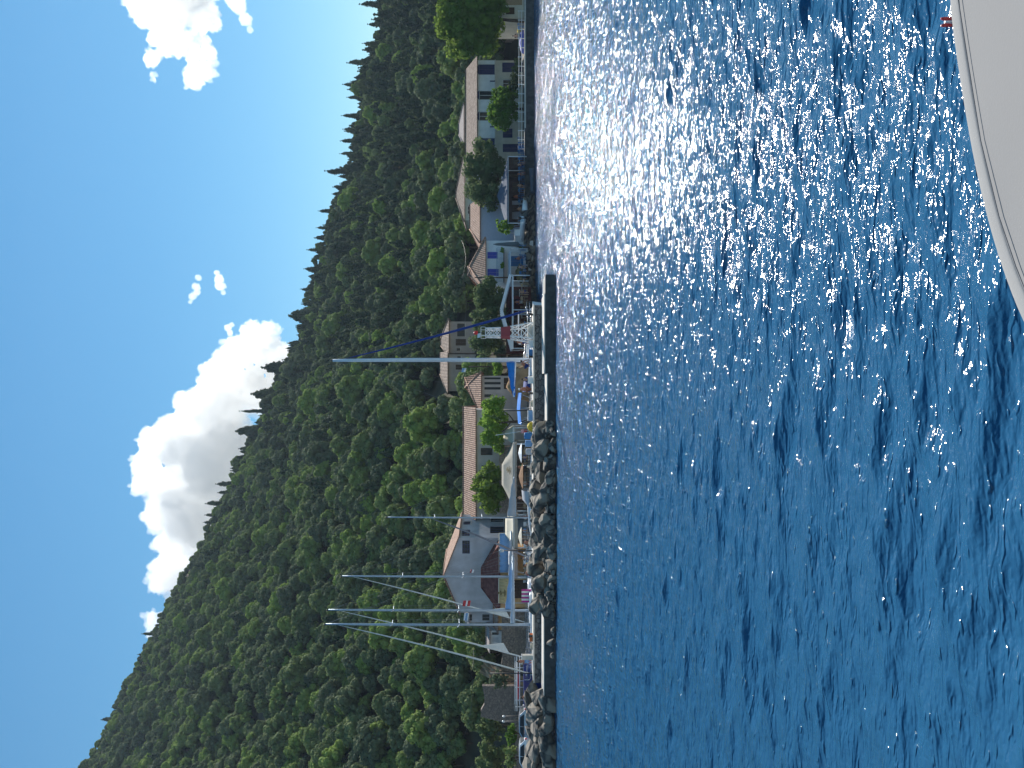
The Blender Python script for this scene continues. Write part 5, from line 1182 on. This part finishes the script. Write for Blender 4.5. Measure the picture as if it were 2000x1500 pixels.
# ------------------------------------------------------------------ parked cars
def car(label, yc, D, rz, paint, L=4.1, z=LAND+.08):
    e = empty('parked_car', (X_(yc, D), D, z), rz, label, 'car'); W = 1.7; Hh = 1.48
    prof = [(-L/2, .35), (-L/2, .85), (-L/2+.15, 1.0), (-L/2+.55, 1.38), (-L/2+1.2, Hh), (.25, Hh-.02), (1.05, .98), (L/2-.25, .82), (L/2, .62), (L/2, .35)]
    mb = MB(); k = len(prof); V = []
    for y, ins in ((-W/2, 0), (-W/2+.04, 1), (W/2-.04, 1), (W/2, 0)):
        for x, zz in prof: t = max(0, (zz-.9)/.6); V.append((x*(1-.01*t), y + (-1 if y > 0 else 1)*.16*t*1.0, zz))
    mb.add(V, [(r_*k+i, r_*k+(i+1), (r_+1)*k+i+1, (r_+1)*k+i) for r_ in range(3) for i in range(k-1)] + [tuple(range(k))[::-1], tuple(3*k+i for i in range(k)), (0, 3*k, 4*k-1, k-1)])
    body = mb.build('body', paint, e); bv = body.modifiers.new('b', 'BEVEL'); bv.width = .05; bv.segments = 2; bv.limit_method = 'ANGLE'
    for sg in (-1, 1):
        yy = lambda zz: sg*(W/2 - .16*max(0, (zz-.9)/.6) + .012)
        for a in ([(-L/2+.42, .98), (-L/2+.78, 1.36), (-.42, Hh-.1), (-.42, .98)], [(-.36, .98), (-.36, Hh-.1), (.2, Hh-.12), (.82, .98)]):
            mb = MB(); mb.poly([(x, yy(zz), zz) for x, zz in a]); mb.build('side_window', GLASS, e)
    mb = MB(); mb.poly([(.33, -.62, Hh-.07), (.33, .62, Hh-.07), (1.02, .72, 1.02), (1.02, -.72, 1.02)][::-1]); 
    for i in range(len(mb.v)): mb.v[i] = (mb.v[i][0]+.04, mb.v[i][1], mb.v[i][2]+.02)
    mb.build('windscreen', GLASS, e)
    mb = MB(); mb.poly([(-L/2+.55, -.6, Hh-.14), (-L/2+.55, .6, Hh-.14), (-L/2+.16, .7, 1.04), (-L/2+.16, -.7, 1.04)]); 
    for i in range(4): mb.v[i] = (mb.v[i][0]-.04, mb.v[i][1], mb.v[i][2]+.02)
    mb.build('rear_window', GLASS, e)
    for sg in (-1, 1):
        mb = MB(); mb.box(L/2-.16, L/2+.015, sg*.62-.16, sg*.62+.16, .62, .76); mb.build('headlight', mat('headlight_glass', (.8, .82, .85), .1), e)
        mb = MB(); mb.box(-L/2-.015, -L/2+.1, sg*.66-.1, sg*.66+.1, .72, .95); mb.build('tail_light', RED, e)
        mb = MB(); mb.box(.55, .72, sg*(W/2+.02)-.09, sg*(W/2+.02)+.09, .95, 1.08); mb.build('mirror', paint, e)
        for x in (-L/2+.78, L/2-.8):
            w = MB(); y0 = sg*(W/2-.2); y1 = sg*(W/2+.03)
            w.tube([(x, y0, .32), (x, y1, .32)], .32, 16); wo = w.build('wheel', BLACK, e); w = MB(); w.tube([(x, y1, .32), (x, y1+sg*.015, .32)], .2, 12); w.build('rim', STEEL, wo)
    return e
car('silver hatchback parked beside the ruined wall, right of the two cars', 1420, 75.5, PI, mat('car_silver', (.42, .44, .48), .25, .6, var=.02), z=1.36)
car('white and grey hatchback parked at the left edge of the picture', 1478, 74.5, PI, mat('car_white', (.66, .70, .76), .25, .3, var=.02), z=1.36)
# ------------------------------------------------------------------ people
def person(label, loc, rz, pose='stand', skin=None, top=None, bottom=None, hair=HAIR, hat=None, s=1.0):
    skin = skin or SKIN; e = empty('person', loc, rz, label, 'person'); e.scale = (s, s, s)
    J = {'pel': (0, 0, .95), 'chest': (0, 0, 1.28), 'neck': (0, 0, 1.47), 'head': (0, -.015, 1.60), 'crown': (0, -.01, 1.72)}
    if pose == 'bend': J.update(pel=(0, .05, .92), chest=(0, -.25, 1.12), neck=(0, -.42, 1.22), head=(0, -.55, 1.24), crown=(0, -.66, 1.22))
    if pose == 'sit': J = {k: (v[0], v[1], v[2]-.48) for k, v in J.items()}
    V, E, Rr = [], [], []
    def nd(p, r, par=None): V.append(Vector(p)); Rr.append(r); i = len(V)-1; E.append((par, i)) if par is not None else None; return i
    pel = nd(J['pel'], .135); ch = nd(J['chest'], .145, pel); nk = nd(J['neck'], .055, ch); hd = nd(J['head'], .088, nk); nd(J['crown'], .062, hd)
    nd(Vector(J['head']) + Vector((0, -.095, -.01)), .016, hd)      # nose
    top_ix, bot_ix = {pel, ch}, {pel}
    legs, arms = [], []
    for sg in (-1, 1):
        c = Vector(J['chest']); sh = nd(c + Vector((sg*.17, 0, .12)), .058, ch)
        if pose == 'sit': el, wr = c + Vector((sg*.22, -.12, -.15)), c + Vector((sg*.14, -.34, -.2))
        elif pose == 'bend': el, wr = c + Vector((sg*.18, -.22, -.22)), c + Vector((sg*.13, -.33, -.46))
        else: el, wr = c + Vector((sg*.25, .02, -.16)), c + Vector((sg*.24, -.14, -.36))
        a = nd(el, .040, sh); b = nd(wr, .026, a); d = (wr-el).normalized(); pm = nd(wr+d*.07, .034, b); arms.append((sh, a))
        sidev = Vector((0, 1, 0)) if abs(d.y) < .7 else Vector((1, 0, 0))
        for k, ln in enumerate((.075, .085, .08, .065)): f = nd(wr+d*.10+sidev*(.027-.018*k), .010, pm); nd(wr+d*(.10+ln)+sidev*(.030-.02*k), .008, f)
        th = nd(wr+d*.05-sidev*.04, .011, pm); nd(wr+d*.09-sidev*.055, .009, th)
        p = Vector(J['pel']); hp = nd(p + Vector((sg*.09, 0, -.05)), .095, pel)
        if pose == 'sit': kn, an = p + Vector((sg*.12, -.42, -.02)), p + Vector((sg*.12, -.46, -.43))
        else: kn, an = Vector((sg*.11, -.02, .50)), Vector((sg*.12, .03, .09))
        k_ = nd(kn, .058, hp); a_ = nd(an, .038, k_); nd(an + Vector((0, -.16, -.045)), .032, a_); legs.append((hp, k_))
    def skin_mesh(ix_scale, nm, m, keep=None, parent=e):
        idx = list(range(len(V))) if keep is None else keep; mp = {j: i for i, j in enumerate(idx)}
        me = bpy.data.meshes.new(nm); me.from_pydata([tuple(VV[j]) for j in idx], [(mp[a], mp[b]) for a, b in E if a in mp and b in mp], [])
        o = bpy.data.objects.new(nm, me); COL.objects.link(o); md = o.modifiers.new('s', 'SKIN'); md.use_smooth_shade = True
        for i, j in enumerate(idx): me.skin_vertices[0].data[i].radius = (Rr[j]*ix_scale*(1.25 if j in (pel, ch) else 1), Rr[j]*ix_scale); me.skin_vertices[0].data[i].use_root = (i == 0)
        o.modifiers.new('ss', 'SUBSURF').levels = 1; dg = bpy.context.evaluated_depsgraph_get(); m2 = bpy.data.meshes.new_from_object(o.evaluated_get(dg)); o.modifiers.clear(); o.data = m2; bpy.data.meshes.remove(me)
        m2.materials.clear(); m2.materials.append(m); o.parent = parent; return o
    VV = V; skin_mesh(1.0, 'body', skin)
    if bottom: skin_mesh(1.16, 'shorts', bottom, [pel] + [x for l in legs for x in l])
    if top: skin_mesh(1.16, 'shirt', top, [pel, ch] + [x for l in arms for x in l])
    h = Vector(J['head']); mb = MB(); mb.ball(h + Vector((0, .012, .035)), .112, 12, (.92, 1.0, .95)); mb.build('hair', hat or hair, e)
    if hat: mb = MB(); mb.ball(h + Vector((0, -.10, .03)), .08, 10, (1, 1, .2)); mb.build('cap_peak', hat, e)
    return e
person('shirtless tanned person bending over on the deck beside the white mast', (X_(714, 74.2), 74.2, 1.35), .9, 'bend', bottom=CLOTH_N)
person('shirtless tanned person in a white cap standing near the stern under the blue bimini', (X_(760, 72.6), 72.6, 1.22), -.9, 'stand', bottom=mat('shorts_brown', (.30, .12, .07), .8), hat=WHITE)
person('person in a navy and white top seated in the cockpit below the blue boom cover', (X_(741, 74), 74, 1.35), -.4, 'sit', top=CLOTH_N, bottom=CLOTH_W, skin=SKIN_P)
person('person in an orange shirt standing left of the blue work boat', (X_(1362, 72.5), 72.5, 1.0), .3, 'stand', top=ORANGE, bottom=BLACK)
person('person in a yellow shirt seated above the boulders right of the magenta towel', (X_(1104, 72.5), 72.5, 1.25), .2, 'sit', top=YELLOW, bottom=BLACK)
person('person in a red top seated just left of the one in yellow', (X_(1119, 72.8), 72.8, 1.2), -.2, 'sit', top=RED, bottom=CLOTH_N)
person('person in a black top and tan trousers standing above the boulders by the lamp post', (X_(1060, 73), 73, .85), .5, 'stand', top=BLACK, bottom=CLOTH_T)
person('person in a pale top seated at a table under the awnings by the gabled house', (X_(1010, 80), 80, LAND), .5, 'sit', top=CLOTH_W, bottom=CLOTH_N)
person('person in a blue top seated under the grey-blue pyramid awning', (X_(340, 107), 107, LAND), 0, 'sit', top=BLUEP, bottom=CLOTH_G)
person('person in a red shirt standing in the shade under the grey-blue pyramid awning', (X_(384, 108.6), 108.6, LAND), .4, 'stand', top=MAROON, bottom=BLACK)
person('person in a navy shirt standing by the white sprayhood behind the end of the breakwater', (X_(590, 98.0), 98.0, LAND), 0, 'stand', top=CLOTH_N, bottom=CLOTH_G)
# ------------------------------------------------------------------ village trees and shrubs
def shore_tree(name, label, yc, D, pxt, pxb, wpx, m, seed, npf=26, leaf=.28, ln=150, trunk=True, z=LAND, cat='tree', squash=1.0, ydep=None, jitter=.6):
    rng = np.random.RandomState(seed); H = Z_(pxt, D)-z; Rr = wpx*D/FPX/2; base = max(.1, Z_(pxb, D)-z); e = empty(name, (X_(yc, D), D, z), 0, label, cat)
    pf = []; hz = (H-base)/2; mid = base+hz
    for i in range(npf):
        d = rng.normal(0, 1, 3); d /= np.linalg.norm(d); q = rng.uniform(.5, .98); r = min(Rr, hz)*rng.uniform(.15, .32)
        pf.append((d[0]*(Rr-r*.8)*q/.86, d[1]*(Rr-r*.8)*q*.8, mid + d[2]*(hz-r*.8)*q/.86, r))
    pf.append((0, 0, mid, min(Rr, hz)*.5))
    if Rr > hz*1.3: pf += [(sx*Rr*.45, 0, mid, hz*.6) for sx in (-1, 1)]
    obj('crown', puffs_mesh('crown', rng, pf, ln, leaf, m, jitter=jitter, core=.66), e)
    if trunk: obj('trunk', trunk_mesh('trunk', rng, max(base+hz, 1.2)/.62, .05+.03*Rr, 4, Rr*.45), e)
    return e
LEAF_T = leaf_mat('foliage_tamarisk', [(.12,.165,.075), (.17,.225,.095)], trans=.4)
shore_tree('plane_tree', 'big dark spreading tree with bright green top at the right edge of the picture', 42, 109, 852, 992, 150, LEAF_P, 31, 120, .30, 120)
shore_tree('garden_tree', 'leafy green tree in front of the long white house, right of its tall windows', 213, 111, 950, 1014, 98, LEAF_C, 32, 44, .24, 150)
shore_tree('shrub', 'grey-green shrub against the long white house, left of the big tree', 128, 112, 1000, 1020, 36, LEAF_T, 33, 14, .2, 160, cat='shrub')
shore_tree('shrub', 'pinkish green oleander shrub by the railing before the long white house', 160, 111, 990, 1020, 44, LEAF_D, 34, 16, .2, 160, cat='shrub')
shore_tree('tamarisk_tree', 'big feathery green tree beside the grey-blue pyramid awning', 345, 112, 906, 992, 146, LEAF_T, 35, 64, .22, 150, jitter=.9)
shore_tree('tamarisk_tree', 'dark feathery tree behind the white gabled awning frame', 622, 99, 912, 998, 150, LEAF_T, 36, 60, .22, 150, jitter=.9)
shore_tree('tamarisk_tree', 'light green feathery tree in front of the long cream house', 822, 86, 932, 996, 126, LEAF_C, 37, 56, .18, 220, jitter=.9)
shore_tree('mulberry_tree', 'dense dark green tree beside the tan awning in front of the long cream house', 955, 87.5, 922, 1000, 112, LEAF_P, 38, 48, .22, 170)
shore_tree('young_tree', 'small bright green sapling behind the blue boom cover', 718, 92, 958, 984, 34, LEAF_C, 39, 14, .18, 200)
shore_tree('shrub', 'glossy green ivy bush beside the ruined wall', 1330, 84.5, 955, 996, 40, LEAF_A, 40, 22, .16, 260, cat='shrub')
shore_tree('shrub', 'leafy bush above the silver car', 1432, 81, 985, 1012, 46, LEAF_C, 41, 16, .2, 180, cat='shrub')
shore_tree('shrub', 'green bush above the white and grey hatchback at the left edge', 1478, 81, 980, 1014, 50, LEAF_A, 42, 18, .2, 180, cat='shrub')
shore_tree('olive_tree', 'grey-green olive tree behind the ruined wall at the left', 1425, 92, 932, 985, 56, LEAF_T, 43, 26, .24, 150)
shore_tree('olive_tree', 'broad grey-green olive tree at the left edge above the roadside wall', 1480, 90, 925, 990, 76, LEAF_T, 44, 30, .24, 150)
shore_tree('banana_plant', 'drooping banana plant clump left of the pyramid awning', 440, 104.5, 968, 1000, 36, LEAF_C, 45, 14, .34, 90, cat='plant')
shore_tree('potted_plant', 'yellow-green potted plant on the balcony, right of the two', 488, 101.6, 977, 985, 12, LEAF_C, 46, 7, .15, 220, trunk=False, z=Z_(987, 101.6), cat='plant')
shore_tree('potted_plant', 'yellow-green potted plant on the balcony, left of the two', 519, 101.6, 976, 986, 16, LEAF_C, 47, 7, .15, 220, trunk=False, z=Z_(987, 101.6), cat='plant')
shore_tree('garden_tree', 'olive coloured tree between the grey hipped roof and the greenish house', 292, 127, 895, 918, 40, LEAF_T, 48, 14, .26, 110)
shore_tree('forest_edge_tree', 'dark round tree behind the gabled house, left of its peak', 1190, 100, 868, 960, 70, LEAF_A, 49, 24, .28, 110)
shore_tree('forest_edge_tree', 'bushy tree behind the small grey-white cabin', 1268, 96, 905, 970, 96, LEAF_A, 50, 34, .26, 120)
# the named cypresses on the skyline
SKY_TREES = [(8,700,'c',1.2,'at the right edge'), (122,675,'c',1.1,'second from the right'), (226,665,'c',.9,'third from the right'), (275,663,'c',.9,'fourth from the right, shorter'), (335,632,'c',1.3,'standing alone, very slim'),
  (412,620,'c',.9,'just left of the lone slim one'), (488,598,'c',.8,'over the blue shuttered house'), (617,560,'f',1.0,'broad, over the white awning frame'), (640,577,'c',.9,'beside the broad one'), (718,508,'f',1.15,'tallest broad one, at the foot of the big cloud'),
  (740,532,'f',.9,'just left of the tallest broad one'), (770,487,'f',1.0,'broad, in front of the big cloud'), (803,466,'c',.8,'very slim, in front of the big cloud'), (842,455,'f',.85,'ragged, in front of the middle of the big cloud'),
  (945,420,'c',1.2,'reddish dark, right one of a group against the cloud'), (962,424,'c',.9,'second of the group against the cloud'), (983,399,'c',1.2,'tallest of the group against the cloud'), (1006,398,'c',.9,'fourth of the group against the cloud'), (1020,396,'c',.8,'last of the group against the cloud'),
  (48,716,'c',.9,'thin, just left of the one at the right edge'), (85,706,'c',.8,'thin, second left of the one at the right edge'), (165,668,'c',.9,'thin, over the right end of the long white house'), (190,676,'c',.8,'thin, over the middle of the long white house'),
  (252,668,'c',.8,'thin, between the third and fourth from the right'), (300,662,'c',.8,'thin, just right of the lone slim one'), (365,648,'c',.8,'thin, over the feathery tree'), (445,616,'c',.8,'thin, over the blue-grey house'), (525,592,'c',.9,'thin, over the left shutter of the blue shuttered house'), (565,585,'c',.8,'thin, over the end of the breakwater'), (680,556,'c',.8,'thin, just right of the tallest fir'),
  (1238,275,'c',.8,'crossing the small cloud at the left'), (1405,196,'c',1.0,'leftmost of all')]
for i, (py, top, kd, s, word) in enumerate(SKY_TREES):
    D = float(np.interp(py, [0, 500, 1000, 1500], [262, 287, 317, 337])); x = X_(py, D); zt = Z_(top, D); zg = float(hill(np.array([x]), np.array([D]))[0]); kind = 'cypress' if kd == 'c' else 'conifer'
    Hh = PROTO[kind][i % 3][2]*(1.04 if kd == 'c' else 1.0); k = (zt-zg+.2)/Hh; sx = s*1.15/k if kd == 'c' else s*1.5/k
    plant_tree('cypress_tree' if kd == 'c' else 'fir_tree', kind, i % 3, (x, D, zg-.2), k, i*1.3, ('slim dark cypress on the skyline, ' if kd == 'c' else 'dark fir on the skyline, ') + word, 'tree', sxy=sx)
# ------------------------------------------------------------------ the photographer's own boat, canopy corner in view
def own_boat():
    e = empty('motor_cruiser', (0, 0, 0), 0, 'grey canvas canopy of the boat in the near corner, with pale hem', 'boat')
    edge = [(1.60, 1.93), (1.25, 1.99), (.99, 1.99), (.775, 1.94), (.566, 1.89), (.363, 1.82), (.235, 1.76), (.107, 1.69), (-.03, 1.56), (-.14, 1.38), (-.20, 1.15), (-.22, .9)]
    zc = 3.35; cx, cy = .9, .3
    mb = MB(); rings = []
    for f, dz in ((1.0, -.055), (1.003, -.02), (.998, .002), (.985, .006), (.972, .007), (.970, .004), (.90, .018), (.7, .06), (.4, .085), (.05, .09)):
        rings.append([(cx+(x-cx)*f, cy+(y-cy)*f, zc+dz + (.03*noise.noise(Vector((x*f*2.3, y*f*2.3, 2.0))) if f < .96 else 0)) for x, y in edge])
    n = len(edge)
    def layer(rs): mb.add([p for r in rs for p in r], [(i*n+j, i*n+j+1, (i+1)*n+j+1, (i+1)*n+j) for i in range(len(rs)-1) for j in range(n-1)], True)
    m2 = MB(); cm = mat('canopy_canvas', (.27, .265, .262), .9, var=.03, scale=2, bump=.04, bscale=160); hm = mat('canopy_hem', (.32, .316, .31), .9, var=.02, scale=8, bump=.04, bscale=160)
    mb = MB(); layer(rings[:6]); o = mb.build('hem', hm, e); s = o.modifiers.new('sub', 'SUBSURF'); s.levels = 2; s.render_levels = 2
    mb = MB(); layer(rings[5:]); o = mb.build('canopy', cm, e); s = o.modifiers.new('sub', 'SUBSURF'); s.levels = 2; s.render_levels = 2
    mb = MB(); mb.tube([(cx+(x-cx)*.962, cy+(y-cy)*.962, zc+.0115) for x, y in edge], .0012, 5); mb.build('stitched_seam', mat('seam_thread', (.16, .16, .17), .9), o)
    mb = MB(); mb.tube([(edge[j][0]*.97+.02, edge[j][1]*.97, zc-.06) for j in range(n)], .014, 8); mb.build('canopy_frame', STEEL, e)
    for (x, y) in ((.1, 1.3), (1.5, 1.6), (.1, .6)): mb = MB(); mb.tube([(x, y, 1.15), (x, y, zc-.02)], .016, 8); mb.build('canopy_pole', STEEL, e)
    mb = MB(); V = []
    for y, b in ((1.9, .35), (1.4, .9), (.4, 1.35), (-2, 1.5), (-5, 1.4)): V += [(.9-b, y, 1.15), (.9-b*.8, y, .1), (.9, y, -.4), (.9+b*.8, y, .1), (.9+b, y, 1.15)]
    mb.add(V, [(i*5+j, i*5+j+1, (i+1)*5+j+1, (i+1)*5+j) for i in range(4) for j in range(5-1)] + [(i*5, (i+1)*5, (i+1)*5+4, i*5+4) for i in range(4)] + [(0, 4, 3, 2, 1), (20, 21, 22, 23, 24)]); mb.build('hull', GEL, e)
    # red-tipped toggle standing on the canopy edge
    p = P(1836, 43, 1.99); mb = MB()
    for dx in (-.0085, .0085): mb.tube([(p.x+dx, p.y, zc-.02), (p.x+dx, p.y, p.z-.010), (p.x+dx*1.1, p.y, p.z-.002)], [.004, .0048, .002], 8)
    t = mb.build('red_toggle', RED, e); mb = MB(); mb.tube([(p.x, p.y, zc-.02), (p.x, p.y, p.z-.012)], .0035, 8); mb.build('toggle_cord', WHITE, t)
own_boat()

person('person in a white shirt and dark shorts standing on the motor boat behind the beacon', (X_(668, 78.4), 78.4, 1.4), .2, 'stand', top=CLOTH_W, bottom=CLOTH_N)
person('person in blue shorts seated on the pale rocks right of the breakwater end', (X_(505, 102.2), 102.2, 1.5), .3, 'sit', bottom=BLUEP)
person('person in a green shirt standing on the terrace left of the bright white parasol', (X_(912, 80), 80, LAND), -.3, 'stand', top=mat('green_cloth', (.10, .28, .12), .8), bottom=BLACK)
person('person in a white top standing at the bow of the leftmost yacht', (X_(1292, 73.4), 73.4, 1.35), .6, 'stand', top=CLOTH_W, bottom=CLOTH_SK)

PX = [('navy', CLOTH_N), ('pale', CLOTH_T), ('dark', BLACK), ('sky-blue', CLOTH_SK), ('tan', WOODL), ('white', CLOTH_W)]
for py, D, pose, ci, bi, where in ((322, 106.6, 'sit', 2, 0, 'right end of the pyramid awning'), (362, 106.4, 'sit', 1, 2, 'middle of the pyramid awning'), (408, 106.8, 'sit', 4, 2, 'left end of the pyramid awning'),
    (70, 109.8, 'stand', 2, 1, 'big tree at the right edge'), (522, 99.6, 'sit', 0, 1, 'flat awning of the blue shuttered house'), (570, 93.2, 'sit', 1, 0, 'right half of the white gabled frame'),
    (632, 93.4, 'sit', 2, 3, 'left half of the white gabled frame'), (654, 92.8, 'stand', 3, 2, 'left end of the white gabled frame'), (893, 80.6, 'sit', 0, 4, 'bright white parasol'), (945, 80.8, 'sit', 5, 2, 'tan awning beside the brown parasol'),
    (972, 80.4, 'stand', 2, 3, 'left end of the tan awning'), (1035, 80.2, 'sit', 3, 2, 'cream awning right of the lamp post'), (1090, 79.8, 'sit', 1, 0, 'brown-edged awning left of the lamp post')):
    person('person in a %s top %s under the %s' % (PX[ci][0], 'seated' if pose == 'sit' else 'standing', where), (X_(py, D), D, LAND+.03), rng.uniform(-.9, .9) if hasattr(rng, 'uniform') else 0, pose, top=PX[ci][1], bottom=PX[bi][1], skin=SKIN_P)
shore_tree('shrub', 'low green hedge bush on the shore left of the grey-blue pyramid awning', 462, 107, 1004, 1024, 34, LEAF_T, 61, 12, .18, 160, cat='shrub')
shore_tree('shrub', 'small dark bush on the shore between the closed parasol and the blue shuttered house', 484, 103.8, 1010, 1026, 18, LEAF_A, 62, 9, .16, 180, cat='shrub')
shore_tree('shrub', 'bushy green shrub on the bank between the brown house and the pink roof', 742, 110, 922, 948, 44, LEAF_T, 63, 14, .22, 140, cat='shrub')
shore_tree('shrub', 'dark green shrub on the bank right of the thin pole', 694, 108, 926, 960, 40, LEAF_A, 64, 14, .22, 140, cat='shrub')
forest()
# ------------------------------------------------------------------ the air between the camera and the hill
mb = MB(); mb.box(-420, 420, -60, 560, -2.5, 330); hz = mb.build('haze', (lambda m: m)(bpy.data.materials.new('haze_air')))
m = hz.data.materials[0]; m.use_nodes = True; N, L = m.node_tree.nodes, m.node_tree.links; N.remove(N['Principled BSDF'])
v = N.new('ShaderNodeVolumePrincipled'); v.inputs['Color'].default_value = (.62, .78, 1, 1); v.inputs['Density'].default_value = .00012; v.inputs['Anisotropy'].default_value = .3
L.new(v.outputs[0], N['Material Output'].inputs['Volume']); m.cycles.homogeneous_volume = True; tag(hz, kind='stuff')
